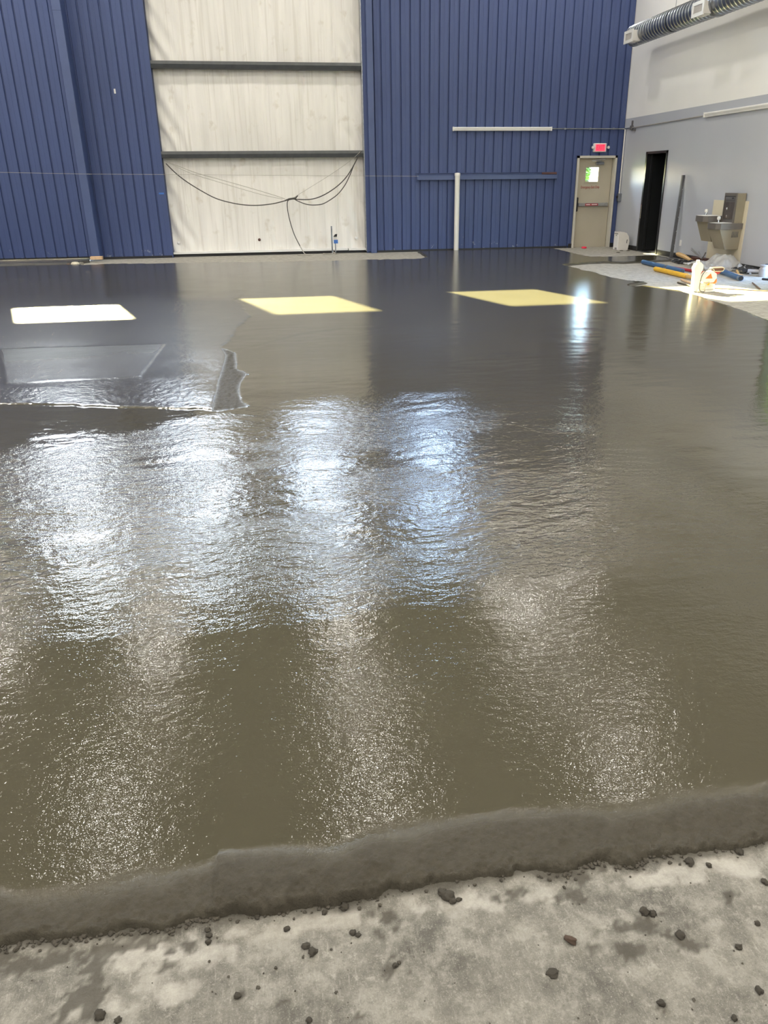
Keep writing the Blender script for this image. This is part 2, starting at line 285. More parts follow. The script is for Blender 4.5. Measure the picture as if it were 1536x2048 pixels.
def wet_mat():
    m, t, p, N, L = nodes('wet_concrete')
    tc = N('TexCoord').outputs['Object']
    def attr(n):
        a = N('Attribute'); a.attribute_name = n; return a.outputs['Fac']
    rough_a, matte_a, bump_a = attr('screed'), attr('matte'), attr('pebble')
    def noise(sc, det=4, stretch=None, rg=.55):
        n = N('TexNoise'); n.inputs['Scale'].default_value = sc; n.inputs['Detail'].default_value = det; n.inputs['Roughness'].default_value = rg
        if stretch:
            mp = N('Mapping'); mp.inputs['Scale'].default_value = stretch; L(tc, mp.inputs[0]); L(mp.outputs[0], n.inputs['Vector'])
        else: L(tc, n.inputs['Vector'])
        return n.outputs['Fac']
    def mixc(f, a, b):
        x = N('Mix'); x.data_type = 'RGBA'
        if hasattr(f, 'links'): L(f, x.inputs[0])
        else: x.inputs[0].default_value = f
        for s_, k in ((a, 6), (b, 7)):
            if hasattr(s_, 'links'): L(s_, x.inputs[k])
            else: x.inputs[k].default_value = (*s_, 1)
        return x.outputs[2]
    def mth(op, a, b):
        x = N('Math'); x.operation = op
        for i, s_ in enumerate((a, b)):
            if hasattr(s_, 'links'): L(s_, x.inputs[i])
            else: x.inputs[i].default_value = s_
        return x.outputs[0]
    c = mixc(noise(1.4, 6), (.053,.048,.031), (.071,.064,.043))
    c = mixc(rough_a, c, mixc(noise(3, 5), (.044,.042,.038), (.062,.059,.053)))
    c = mixc(matte_a, c, mixc(noise(45, 4), (.048,.042,.030), (.108,.096,.073)))
    L(c, p.inputs['Base Color'])
    r = mth('ADD', mth('MULTIPLY', noise(2.2, 3), .04), .025)
    r = mth('ADD', r, mth('MULTIPLY', attr('haze'), .15)); r = mth('ADD', r, mth('MULTIPLY', rough_a, .07)); r = mth('ADD', r, mth('MULTIPLY', matte_a, .42))
    L(mth('SUBTRACT', .5, mth('MULTIPLY', matte_a, .33)), p.inputs['Specular IOR Level'])
    L(r, p.inputs['Roughness']); p.inputs['IOR'].default_value = 1.42
    b1 = N('Bump'); b1.inputs['Distance'].default_value = .00065; L(bump_a, b1.inputs['Strength']); L(noise(175, 1.5), b1.inputs['Height'])
    b2 = N('Bump'); b2.inputs['Distance'].default_value = .0029; L(bump_a, b2.inputs['Strength']); L(noise(26, 3, (1, 1.6, 1)), b2.inputs['Height']); L(b1.outputs[0], b2.inputs['Normal'])
    b3 = N('Bump'); b3.inputs['Strength'].default_value = 1; b3.inputs['Distance'].default_value = .0012; L(noise(3.0, 2, (.45, 2.2, 1)), b3.inputs['Height']); L(b2.outputs[0], b3.inputs['Normal'])
    b4 = N('Bump'); b4.inputs['Distance'].default_value = .008; L(matte_a, b4.inputs['Strength']); L(noise(130, 5, None, .75), b4.inputs['Height']); L(b3.outputs[0], b4.inputs['Normal'])
    L(b4.outputs[0], p.inputs['Normal'])
    return m
WET = wet_mat()
def slab_mat():
    m, t, p, N, L = nodes('old_concrete_slab')
    tc = N('TexCoord').outputs['Object']
    st = N('Attribute'); st.attribute_name = 'stain'; lt = N('Attribute'); lt.attribute_name = 'laitance'
    def noise(sc, det=5, stretch=None, rot=0, rg=.6):
        n = N('TexNoise'); n.inputs['Scale'].default_value = sc; n.inputs['Detail'].default_value = det; n.inputs['Roughness'].default_value = rg
        mp = N('Mapping'); mp.inputs['Scale'].default_value = stretch or (1, 1, 1); mp.inputs['Rotation'].default_value = (0, 0, rot)
        L(tc, mp.inputs[0]); L(mp.outputs[0], n.inputs['Vector']); return n.outputs['Fac']
    def ramp(f, a, b, lo=0., hi=1.):
        x = N('MapRange'); x.inputs['From Min'].default_value = a; x.inputs['From Max'].default_value = b
        x.inputs['To Min'].default_value = lo; x.inputs['To Max'].default_value = hi; L(f, x.inputs[0]); return x.outputs[0]
    def mixc(f, a, b):
        x = N('Mix'); x.data_type = 'RGBA'; L(f, x.inputs[0])
        for s_, k in ((a, 6), (b, 7)):
            if hasattr(s_, 'links'): L(s_, x.inputs[k])
            else: x.inputs[k].default_value = (*s_, 1)
        return x.outputs[2]
    c = mixc(ramp(noise(5.5, 10, None, 0, .80), .38, .62), (.085,.079,.064), (.265,.25,.21))
    c = mixc(ramp(noise(230, 3, None, 0, .6), .52, .70, 0, .45), c, (.10,.093,.075))
    c = mixc(ramp(noise(11, 8, None, 0, .75), .50, .64, 0, .75), c, (.27,.256,.22))
    c = mixc(ramp(noise(9, 6, None, 0, .7), .56, .68, 0, .6), c, (.135,.124,.10))
    c = mixc(ramp(noise(150, 6, (1, .16, 1), .26), .57, .74, 0, .34), c, (.46,.44,.385))
    c = mixc(ramp(noise(130, 6, (1, .2, 1), -.6), .60, .74, 0, .34), c, (.42,.405,.355))
    c = mixc(ramp(noise(120, 6, (1, .22, 1), .95), .60, .74, 0, .34), c, (.13,.124,.108))
    c = mixc(ramp(noise(26, 7, None, 0, .75), .53, .66, 0, .55), c, (.12,.112,.094))
    c = mixc(ramp(noise(34, 7, None, .8, .75), .56, .68, 0, .5), c, (.42,.40,.345))
    c = mixc(ramp(noise(300, 3, None, 0, .6), .58, .70, 0, .5), c, (.40,.385,.33))
    c = mixc(lt.outputs['Fac'], c, mixc(ramp(noise(9, 9, None, 0, .8), .40, .60), (.30,.283,.24), (.50,.475,.42)))
    c = mixc(st.outputs['Fac'], c, (.055,.048,.034))
    L(c, p.inputs['Base Color']); p.inputs['Roughness'].default_value = .72
    b = N('Bump'); b.inputs['Distance'].default_value = .0030; L(noise(150, 6, None, 0, .7), b.inputs['Height'])
    L(b.outputs[0], p.inputs['Normal'])
    return m
SLAB = slab_mat()
CLOD = pmat('damp_concrete_clod', (.085,.073,.053), .75, 0, .3, 60, .002, 150)
CRUMB = pmat('dark_crumbs', (.050,.043,.031), .8, 0, .3, 80)
CLOD_B = pmat('brown_stone', (.14,.09,.06), .7, 0, .3, 60, .002, 150)
CURBM = pmat('damp_curb_concrete', (.05,.049,.046), .35, 0, .2, 3, .003, 30)
LEAF = pmat('green_leaves', (.26,.36,.10), .5, 0, .3, 3)
BARK = pmat('bark', (.10,.07,.05), .8, 0, .2, 10)
GRASSM = pmat('outside_grass', (.13,.22,.04), .8, 0, .3, 1.2)
# ================================================================ SETTING
def cells(xr, zr, holes):
    xs = sorted(set([xr[0], xr[1]] + [v for h in holes for v in h[:2] if xr[0] < v < xr[1]]))
    zs = sorted(set([zr[0], zr[1]] + [v for h in holes for v in h[2:] if zr[0] < v < zr[1]]))
    for i in range(len(xs)-1):
        for j in range(len(zs)-1):
            cx, cz = (xs[i]+xs[i+1])/2, (zs[j]+zs[j+1])/2
            if not any(h[0] < cx < h[1] and h[2] < cz < h[3] for h in holes): yield xs[i], xs[i+1], zs[j], zs[j+1]
# ---- floor: the old slab (fine grid in front of the camera, coarse beyond)
xs = np.array([-14, -9, -4, -2] + list(np.arange(-1.3, 2.0, .0085)) + [2.6, 4, 6, 8.8, 11.5]); ys = np.array([-9, -4, -1, .3] + list(np.arange(.62, 1.42, .0085)) + [2, 4, 8, 12, 16, 19.7])
GX, GY = np.meshgrid(xs, ys); GZ = np.zeros_like(GX)
near = (GX > -1.31) & (GX < 2.01) & (GY > .6) & (GY < 1.43)
stain = np.zeros_like(GX); wob = fbm(GX*30, GY*30, 4, 3) + .6*fbm(GX*75, GY*75, 2, 4)
for x, y, a, b in STAINS:
    d = np.hypot((GX-x)/max(a, .008), (GY-y)/max(b, .008)) + wob*1.5
    stain = np.maximum(stain, sstep(1.15, .45, d)*.85)
fx = np.array([q[0] for q in FRONT]); fy = np.array([q[1] for q in FRONT])
edge = np.interp(GX, fx, fy); dd = edge-GY
stain = np.maximum(stain, sstep(.030, .004, dd + .016*fbm(GX*14, GY*14, 3, 8))*.75)
lait = np.zeros_like(GX)
for x, y, a, b in ((-.36, 1.24, .09, .045), (-.28, 1.22, .10, .03), (-.42, 1.14, .06, .03), (-.30, 1.15, .06, .025), (-.02, 1.26, .18, .025), (.40, 1.25, .15, .03), (.86, 1.25, .10, .03), (1.02, 1.24, .12, .03)):
    d = np.hypot((GX-x)/a, (GY-y)/b) + fbm(GX*22, GY*22, 5, 13)*1.5
    lait = np.maximum(lait, sstep(1.15, .6, d)*.6)
GZ += near*(.0012*fbm(GX*9, GY*9, 4, 21) + .0006*fbm(GX*60, GY*60, 2, 22)) - .0006
me = bpy.data.meshes.new('floor'); n, m = GX.shape
P = np.stack([GX, GY, GZ], -1).reshape(-1, 3); I = (np.arange(n-1)[:, None]*m + np.arange(m-1)[None]).reshape(-1)
me.from_pydata(P.tolist(), [], np.stack([I, I+1, I+m+1, I+m], -1).tolist())
for nm, A in (('stain', stain*near), ('laitance', np.maximum(lait*near, .9*sstep(3, 10, GY)))):
    a = me.attributes.new(nm, 'FLOAT', 'POINT'); a.data.foreach_set('value', A.reshape(-1).astype(np.float32))
me.materials.append(SLAB); me.polygons.foreach_set('use_smooth', [True]*len(me.polygons))
floor = link('floor', me); tag(floor, 'pale scuffed old concrete slab, bare in the foreground and along the walls', None, kind='structure')
# ---- wet concrete topping, one poured mass with its own relief
def wet_topping():
    Ys = [1.22]
    while Ys[-1] < 19.15: Ys.append(Ys[-1] + .003*(Ys[-1]/1.3)**1.33)
    Ys = np.array(Ys); u = np.concatenate([np.linspace(0, 1, 46)[:-1], 1+np.linspace(0, 1, 640)[:-1], 2+np.linspace(0, 1, 46)])
    lo, li, ri, ro = -2.7-.66*Ys, -.42-.34*Ys, .85+.47*Ys, 2.6+.49*Ys
    X = np.stack([np.interp(u, [0, 1, 2, 3], [a, b, c, d]) for a, b, c, d in zip(lo, li, ri, ro)]); Y = np.repeat(Ys[:, None], len(u), 1)
    poly = [(-13.9, 1.42), (-6, 1.40), (-2.5, 1.34), (-1.2, 1.33)] + FRONT + [(1.35, 1.30), (1.8, 1.36), (3.2, 1.6), (4.6, 2.7), (5.3, 4.6), (5.6, 6.6)] + RIGHT + CHLOW + CHUP + [(6.94, 19.1), (3.55, 19.1)] + STRIP + [(-3.9, 17.95), (-13.9, 18.0)]
    D = poly_sd(X, Y, poly)
    farw = sstep(2.5, 7, Y)
    Dn = D + (1-farw)*(.012*fbm(X*22, Y*22, 4, 31) + .004*fbm(X*90, Y*90, 3, 32)) + farw*.07*fbm(X*3, Y*3, 4, 33)
    T = .030
    ramp = np.where(Y < 3, sstep(-.006, .010, Dn), sstep(-.03, .10, Dn))
    Z = -.012 + (T + .012)*ramp
    # crumbled lip and the matte struck-off band along the front edge
    band = sstep(.16, .06, D + .05*fbm(X*5, Y*5, 3, 40) - .03*(X > -.23)) * (Y < 2)
    lip = sstep(.045, .0, D) * (Y < 2)
    Z += ramp*(1-farw)*lip*(.013*fbm(X*75, Y*75, 4, 41)) + ramp*band*(.0035*fbm(X*18, Y*18, 4, 42) + .0030*fbm(X*110, Y*110, 3, 43)) - ramp*band*.015*sstep(.14, .0, D + .02*fbm(X*9, Y*9, 3, 46))
    # a heaped tongue of stiffer concrete on the lip, left end at x = -0.23
    tong = sstep(-.245, -.225, X)*sstep(.42, .1, X)*sstep(.145 + .02*np.sin(X*21), .06, D)*(Y < 2)
    Z += ramp*tong*(.010 + .003*fbm(X*30, Y*30, 4, 44))
    rubble = (np.exp(-(((X+.46)/.05)**2 + ((Y-1.335)/.022)**2)) + np.exp(-(((X-.16)/.045)**2 + ((Y-1.365)/.03)**2)) + np.exp(-(((X-.72)/.10)**2 + ((Y-1.325)/.012)**2)) + .8*np.exp(-(((X+.62)/.05)**2 + ((Y-1.335)/.012)**2)))
    Z += ramp*np.clip(rubble, 0, 1)*(.009*fbm(X*48, Y*48, 5, 45) + .002)
    # low waves left by the trowel
    w = (Y < 9)
    Z += ramp*w*(.0016*fbm(X*1.7 + .3*Y, Y*3.6, 3, 50) + .0007*fbm(X*5, Y*13, 3, 51)*sstep(1.6, 2.6, Y))
    blob = sstep(2.3, 3.2, Y)*sstep(6.3, 5.0, Y)*sstep(2.0, 1.0, X-.12*Y)
    Z += ramp*blob*(.0022*fbm(X*5 + np.sin(Y*2.2)*1.2, Y*13 + np.sin(X*3)*1.5, 3, 52) + .0009*fbm(X*22, Y*30, 3, 53))
    Z += ramp*sstep(4, 6, Y)*sstep(12, 8, Y)*sstep(.5, -.8, X)*.0008*fbm(X*7, Y*9, 3, 55)
    for arc, h, wd in ((ARC_B, .003, .015), (ARC_C, .0022, .02), (ARC_D, .0014, .05), (ARC_E, .003, .05)):
        ax = np.array([q[0] for q in arc]); ay = np.array([q[1] for q in arc]); o = np.argsort(ax); ax, ay = ax[o], ay[o]
        f = sstep(ax[0]-.05, ax[0]+.15, X)*sstep(ax[-1]+.05, ax[-1]-.25, X); s_ = Y - np.interp(X, ax, ay) + .012*fbm(X*4, Y*4, 2, 57)
        Z += ramp*f*h*sstep(-wd, wd, s_)*sstep(.7, .15, s_)
    ax = np.array([q[0] for q in ARC_A]); ay = np.array([q[1] for q in ARC_A]); s_ = Y - np.interp(X, ax, ay) + .01*fbm(X*3, Y*3, 2, 58)
    Z += ramp*sstep(-3, -1.2, X)*sstep(1.2, .7, X)*.0024*np.exp(-np.abs(s_)/.14)
    # rougher screeded pour on the far left, standing a little proud, with a torn right edge
    S = poly_sd(X, Y, [(-13.9, 9.0)] + SCREED + [(-13.9, 12.6)])
    Sn = S + .03*fbm(X*9, Y*9, 3, 60); sm = sstep(-.015, .02, Sn)*sstep(13.2, 11.2, Y + 1.5*fbm(X, Y, 2, 64)); Z += ramp*sm*.009
    Rg = sstep(-.03, .02, poly_sd(X, Y, RAGGED)); Z += ramp*Rg*(.015*fbm(X*42, Y*26, 4, 61) - .006)
    B = poly_sd(X, Y, STRIPBOX); Z += ramp*sstep(-.02, .02, B)*.004
    grit = sm*(.12 + .75*sstep(-.15, .25, fbm(X*.9, Y*1.3, 3, 62)))*(1-.8*sstep(-.02, .02, B)); Z += ramp*grit*.0016*fbm(X*30, Y*30, 2, 63)
    scr = np.clip(sm*.75 + .25*sstep(1.0, -3, X)*sstep(6, 8, Y), 0, 1)
    smooth_wedge = sstep(.25, -.1, poly_sd(X, Y, [(-6, 6.9), (-2.1, 6.1), (-.4, 5.6), (-.75, 5.45), (-1.35, 4.95), (-2.2, 4.95), (-6, 5.6)])*-1)
    peb = .34 + .22*sstep(3.6, 2.4, Y) + .78*blob*(.62 + .9*sstep(-.1, .25, fbm(X*1.6, Y*2.4, 3, 71))) + .60*grit 
    peb = np.maximum(peb, .70*sstep(2.9, 2.3, Y))
    peb *= (1-.65*sstep(1.2, 3.0, X-.25*Y+.2)*sstep(2.6, 4.0, Y))
    peb *= (1-.82*sstep(5.2, 7.0, Y)*(1-sm))
    peb *= 1-.75*smooth_wedge*(Y < 6.1)
    peb = np.clip(peb + .18*fbm(X*1.1, Y*1.6, 3, 70)*(Y < 6), .05, 1.3)
    haze = sstep(4.5, 9, Y)
    scr = np.maximum(scr, Rg); matte = np.clip(np.maximum(band*.85, tong), 0, 1)
    matte = np.maximum(matte, (Y > 3)*sstep(.09, .0, Dn)*.8); matte = np.maximum(matte, Rg*.85); matte = np.maximum(matte, .10*sstep(-.02, .05, B))
    n, m = X.shape; keep = Dn > -.10
    I = np.arange(n*m).reshape(n, m); F = np.stack([I[:-1, :-1], I[:-1, 1:], I[1:, 1:], I[1:, :-1]], -1).reshape(-1, 4)
    F = F[keep.reshape(-1)[F].all(1)]
    used = np.unique(F); remap = np.full(n*m, -1); remap[used] = np.arange(len(used)); F = remap[F]
    V = np.stack([X, Y, Z], -1).reshape(-1, 3)[used].astype(np.float32)
    me = bpy.data.meshes.new('wet_concrete'); me.vertices.add(len(V)); me.vertices.foreach_set('co', V.reshape(-1))
    me.loops.add(F.size); me.loops.foreach_set('vertex_index', F.reshape(-1).astype(np.int32))
    me.polygons.add(len(F)); me.polygons.foreach_set('loop_start', np.arange(0, F.size, 4, dtype=np.int32))
    me.update(calc_edges=True)
    me.polygons.foreach_set('use_smooth', [True]*len(F))
    for nm, A in (('screed', scr), ('matte', matte), ('pebble', peb), ('haze', haze)):
        a = me.attributes.new(nm, 'FLOAT', 'POINT'); a.data.foreach_set('value', A.reshape(-1)[used].astype(np.float32))
    me.materials.append(WET); me.validate()
    return link('wet_concrete', me)
wet = tag(wet_topping(), 'glossy wet grey concrete freshly poured and trowelled across the whole hall floor', 'concrete', kind='stuff')
# ---- ceiling, far side walls (outside the frame, they close the hall)
def struct(name, mb, mat, label=None, parent=None, smooth=False):
    o = mb.build(name, mat, parent, smooth)
    if parent is None: o['kind'] = 'structure'
    if label: o['label'] = label
    return o
struct('ceiling', MB().box((LX, RY, CEIL), (RX+.2, BY+.3, CEIL+.1)), CEILM, 'white insulated roof above the hall')
struct('wall_left', MB().box((LX-.2, RY, 0), (LX, BY+.3, CEIL)), GREY_P, 'far left wall of the hall')
struct('wall_rear', MB().box((LX, RY-.2, 0), (RX, RY, CEIL)), WHITE_P, 'wall behind the camera')
# ---- back wall
WINX = [-5.2+3.07*i for i in range(4)]; WZ0, WZ1, WW = 5.5, 6.70, 1.38
PZ1 = 5.42; BAY0, BAY1 = -2.125, 2.37
DX0, DX1, DZ1 = 7.47, 8.47, 2.08
wb = MB()
holes = [(x-WW/2, x+WW/2, WZ0, WZ1) for x in WINX]
for x0, x1, z0, z1 in cells((LX, RX+.15), (PZ1, CEIL), holes): wb.box((x0, BY, z0), (x1, BY+.07, z1))
for x0, x1, z0, z1 in cells((-4.0, RX+.15), (0, PZ1), [(BAY0, BAY1, 0, PZ1), (DX0, DX1, -1, DZ1)]): wb.box((x0, BY+.04, z0), (x1, BY+.10, z1))
wb.box((BAY0-.02, BY+.27, 0), (BAY1+.02, BY+.33, PZ1)); wb.box((BAY0, BY+.07, PZ1-.04), (BAY1, BY+.30, PZ1))
wb.box((BAY0-.02, BY+.0, 0), (BAY0, BY+.27, PZ1)); wb.box((BAY1, BY+.0, 0), (BAY1+.02, BY+.27, PZ1))
wall_back = struct('wall_back', wb, BLUE, 'tall blue metal panelled back wall of the hall')
def panel_mesh(w, z0, z1, side=0):
    g, dpt = .020, .032          # each sheet: a flat pan with a recessed joint on either side
    prof = [(0, dpt), (g*.5, dpt), (g, .002), (w*.5-.008, 0), (w*.5, .003), (w*.5+.008, 0), (w-g, .002), (w-g*.5, dpt), (w, dpt)]
    mb = MB(); n = len(prof); vs = [(p, q, z) for z in (z0, z1) for p, q in prof]
    mb.add(vs, [(i, i+1, n+i+1, n+i) for i in range(n-1)]); return mb
PM = {}
def panel(x0, w, z0, z1, y, parent):
    k = (round(w, 3), round(z0, 2), round(z1, 2))
    if k not in PM:
        o = panel_mesh(*k).build('metal_panel', BLUE, parent); PM[k] = o.data
        # faces must look into the hall
        o.location = (x0, y, 0)
    else:
        o = link('metal_panel', PM[k], parent); o.location = (x0, y, 0)
    return o
PW = .2178
for k in range(7): panel(BAY0 - PW*(k+1), PW, .05, PZ1, BY, wall_back)
for k in range(28):
    x0 = 2.62 + PW*(k-.275); x1 = x0+PW
    if k == 0: x0 = 2.61
    if x1 > RX: x1 = RX
    if x1 <= DX0 or x0 >= DX1: panel(x0, x1-x0, .05, PZ1, BY, wall_back)
    else:
        panel(x0, x1-x0, DZ1, PZ1, BY, wall_back)
        if x0 < DX0-.02: panel(x0, DX0-x0, .05, DZ1, BY, wall_back)
        if x1 > DX1+.02: panel(DX1, x1-DX1, .05, DZ1, BY, wall_back)
# insulated bay: three white blankets between the dark girts
def blanket(z0, z1, seed):
    nx, nz = 150, 64; X, Z = np.meshgrid(np.linspace(BAY0+.005, BAY1-.005, nx), np.linspace(z0, z1, nz)); u = (X-BAY0)/(BAY1-BAY0); v = (Z-z0)/(z1-z0)
    pil = np.sin(np.pi*np.clip(v, 0, 1))**.5*np.sin(np.pi*np.clip(u, 0, 1))**.3
    seams = sum(np.exp(-((u-s-.012*v)/.006)**2) for s in (.14, .33, .52, .70, .86))
    diag = np.zeros_like(u)
    for ax, sg in ((0, 1), (1, -1)):
        e = np.abs(u-ax); fold = np.sin((e*38 + v*7*sg + seed)*2.2 + 1.5*fbm(u*6, v*3, 2, seed))
        diag += sstep(.20, .0, e)*fold*.020*(.3+sstep(1, .1, v))
    Yy = BY+.255 - .040*pil + .022*seams - diag - .018*fbm(u*9, v*1.8, 3, seed) - .012*fbm(u*26, v*2.2, 2, seed+3)
    Yy = np.clip(Yy, BY+.10, BY+.262)
    mb = MB().grid(np.stack([X, Yy, Z], -1)); return mb.build('insulation_blanket', INSUL, wall_back, True)
blanket(.10, 2.10, 3); blanket(2.19, 3.84, 9); blanket(3.94, PZ1, 14)
for zb in (2.085, 3.82):
    girt = MB().prism([(BY+.235, zb+.075), (BY+.03, zb+.075), (BY+.02, zb+.13), (BY+.03, zb+.135), (BY+.235, zb+.135)], 'x', BAY0, BAY1).build('girt', GIRT_L, wall_back)
    MB().prism([(BY+.02, zb+.075), (BY+.06, zb), (BY+.235, zb+.0), (BY+.235, zb+.075)], 'x', BAY0, BAY1).build('girt_lip', GIRT, girt)
MB().box((BAY0, BY+.10, .065), (BAY1-.45, BY+.27, .105)).box((BAY1-.43, BY+.09, .06), (BAY1, BY+.27, .10)).build('base_angle', WHITE_M, wall_back)
MB().box((BAY0, BY+.16, 0), (BAY1, BY+.27, .07)).build('gap_shade_strip', DARK, wall_back)  # black strip stands in for the shaded gap under the blankets
for x, z, r_, mm in ((-.147, .335, .035, BROWN), (2.14, .33, .045, WHITE_M), (-2.0, .30, .03, WHITE_M)):
    MB().lathe([(r_, 0), (r_*.8, -.02), (r_*.3, -.03), (0, -.03)], (x, BY+.235, z), 9, 'y', False).build('blanket_disc', mm, wall_back)  # brown disc stands in for a dark hole, white ones for fasteners
# post beside the bay
MB().box((BAY1-.02, BY+.02, .04), (BAY1+.012, BY+.26, PZ1)).build('edge_angle', GALV, wall_back)
MB().box((BAY1+.012, BY-.005, .03), (BAY1+.09, BY+.05, PZ1)).build('post_flange', BLUE, wall_back)
MB().box((BAY1+.09, BY-.085, 0), (BAY1+.225, BY+.04, PZ1), .006).build('post', BLUE_T, wall_back)
MB().box((2.62, BY+.01, 0), (7.36, BY+.05, .05)).box((-3.67, BY+.01, 0), (BAY0, BY+.05, .05)).build('base_strip', DARK, wall_back)
# rubber base stubs either side of the emergency door
MB().box((7.39, BY-.02, 0), (7.475, BY+.03, .10), .004).build('base_stub', DARK, wall_back); MB().box((8.465, BY-.02, 0), (8.56, BY+.03, .10), .004).build('base_stub', DARK, wall_back)
# ---- windows high in the back wall
for i, x in enumerate(WINX):
    fr = MB(); t = .035
    fr.box((x-WW/2, BY+.0, WZ0-.002), (x+WW/2, BY+.075, WZ0+.012)).box((x-WW/2, BY, WZ1-.012), (x+WW/2, BY+.075, WZ1))
    fr.box((x-WW/2, BY, WZ0), (x-WW/2+.012, BY+.075, WZ1)).box((x+WW/2-.012, BY, WZ0), (x+WW/2, BY+.075, WZ1))
    w = struct(f'window_{i+1}', fr, GIRT_L, 'high clear window in the back wall above the frame')
    MB().box((x-WW/2+.012, BY+.05, WZ0+.012), (x+WW/2-.012, BY+.054, WZ1-.012)).build('pane', GLASS, w)
    pl = bpy.data.lights.new('window_portal', 'AREA'); pl.shape = 'RECTANGLE'; pl.size = WW; pl.size_y = WZ1-WZ0; pl.cycles.is_portal = True
    po = bpy.data.objects.new('window_portal', pl); COL.objects.link(po); po.location = (x, BY+.09, (WZ0+WZ1)/2); po.rotation_euler = (-math.pi/2, 0, 0)
# ---- wall that steps forward on the left
BX, FY = -3.67, 18.8
bo = MB().box((LX, FY+.045, .08), (BX-.03, BY, PZ1+.0)).box((BX-.05, FY+.02, .06), (BX, BY+.05, PZ1))
wall_bump = struct('wall_front_left', bo, BLUE, 'blue metal panelled wall section stepping forward at the far left')
for k in range(26): panel(-3.90 - .2215*(k+1), .2215, .10, PZ1, FY, wall_bump)
MB().box((-3.90, FY+.01, .10), (-3.835, FY+.045, PZ1)).build('corner_filler', BLUE, wall_bump)
MB().box((BX-.165, FY-.03, .10), (BX+.004, FY+.03, 4.76), .006).box((BX-.168, FY-.034, 4.74), (BX+.006, FY+.03, PZ1), .006).build('corner_trim', BLUE_T, wall_bump)
MB().box((LX, FY+.02, .07), (BX, FY+.06, .11)).build('base_strip', DARK, wall_bump)
cp = []
for x in np.arange(-13.9, -3.72, .12): cp.append((x, 17.98 + .035*fbm(np.array([x*2.0]), np.array([1.0]), 3, 5)[0]))
cv = MB()
for i in range(len(cp)-1):
    (xa, ya), (xb, yb) = cp[i], cp[i+1]
    yb += max(0, (xb+4.1))*1.6; ya += max(0, (xa+4.1))*1.6
    cv.add([(xa, ya-.03, 0), (xb, yb-.03, 0), (xb, yb, .06), (xa, ya, .06), (xb, 18.86, .068), (xa, 18.86, .068)], [(0,1,2,3), (3,2,4,5)])
struct('curb', cv, CURBM, 'damp grey concrete curb under the forward blue wall at the left')
# ---- right wall: grey below, white above, two door openings
D2Y0, D2Y1, D2Z = 16.95, 17.86, 2.08; D3Y0, D3Y1, D3Z = 11.0, 12.42, 2.35
PAINT = 2.86; wr = MB()
for y0, y1, z0, z1 in cells((RY, BY+.1), (0, PAINT), [(D2Y0, D2Y1, -1, D2Z), (D3Y0, D3Y1, -1, D3Z)]): wr.box((RX, y0, z0), (RX+.16, y1, z1))
wr.m = 1; wr.box((RX, RY, PAINT), (RX+.16, BY+.1, CEIL))
struct('wall_right', wr, [GREY_P, WHITE_P], 'right wall painted grey-blue below and white above')
bb = MB()
for a, b in ((17.92, BY), (14.82, 16.89), (12.5, 13.62), (RY, 10.9)): bb.box((RX-.012, a, 0), (RX+.002, b, .105), .004)
struct('baseboard_right', bb, DARK, 'black rubber baseboard along the right wall')
# dark doorway
fr = MB()
for y0, y1, z0, z1 in ((D2Y0-.045, D2Y0+.012, 0, D2Z+.03), (D2Y1-.012, D2Y1+.05, 0, D2Z+.03), (D2Y0-.045, D2Y1+.05, D2Z-.012, D2Z+.035)): fr.box((RX-.02, y0, z0), (RX+.18, y1, z1))
d2 = struct('door_2', fr, BLACKP, 'black framed open doorway into a dark room, in the right wall')
MB().box((RX+.09, D2Y1-.05, .03), (RX+.13, D2Y1-.012, D2Z-.03)).box((RX+.16, D2Y1-.03, .02), (RX+1.0, D2Y1+.015, 2.03)).build('door_leaf', BLACKP, d2)
MB().box((RX-.024, D2Y1-.010, .72), (RX-.019, D2Y1+.02, 1.02)).build('jamb_glint', CHROME, d2)  # bright chrome strip standing in for a sun glint on the jamb
MB().box((RX-.02, D2Y0, 0), (RX+.16, D2Y1, .012)).build('threshold', GALV, d2)
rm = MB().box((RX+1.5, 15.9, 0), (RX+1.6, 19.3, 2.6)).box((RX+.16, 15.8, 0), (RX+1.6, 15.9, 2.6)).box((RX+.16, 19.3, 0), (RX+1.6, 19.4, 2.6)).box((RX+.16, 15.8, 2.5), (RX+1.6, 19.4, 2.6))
struct('wall_side_room', rm, BLACKP, 'side room walls coloured black to stand in for the dark beyond the doorway')  # darkness of the unlit room is put into the black wall colour
# doorway to the outside just past the right edge of the frame (its green shows in the wet floor)
fr = MB()
for y0, y1, z0, z1 in ((D3Y0-.05, D3Y0+.01, 0, D3Z+.04), (D3Y1-.01, D3Y1+.05, 0, D3Z+.04), (D3Y0-.05, D3Y1+.05, D3Z-.01, D3Z+.045)): fr.box((RX-.02, y0, z0), (RX+.18, y1, z1))
MATTEF = pmat('matte_brown_frame', (.05,.055,.03), .95, 0, .1, 4); MATTEF.node_tree.nodes['Principled BSDF'].inputs['Specular IOR Level'].default_value = .05
struct('door_3', fr, MATTEF, 'open doorway to the outside in the right wall')
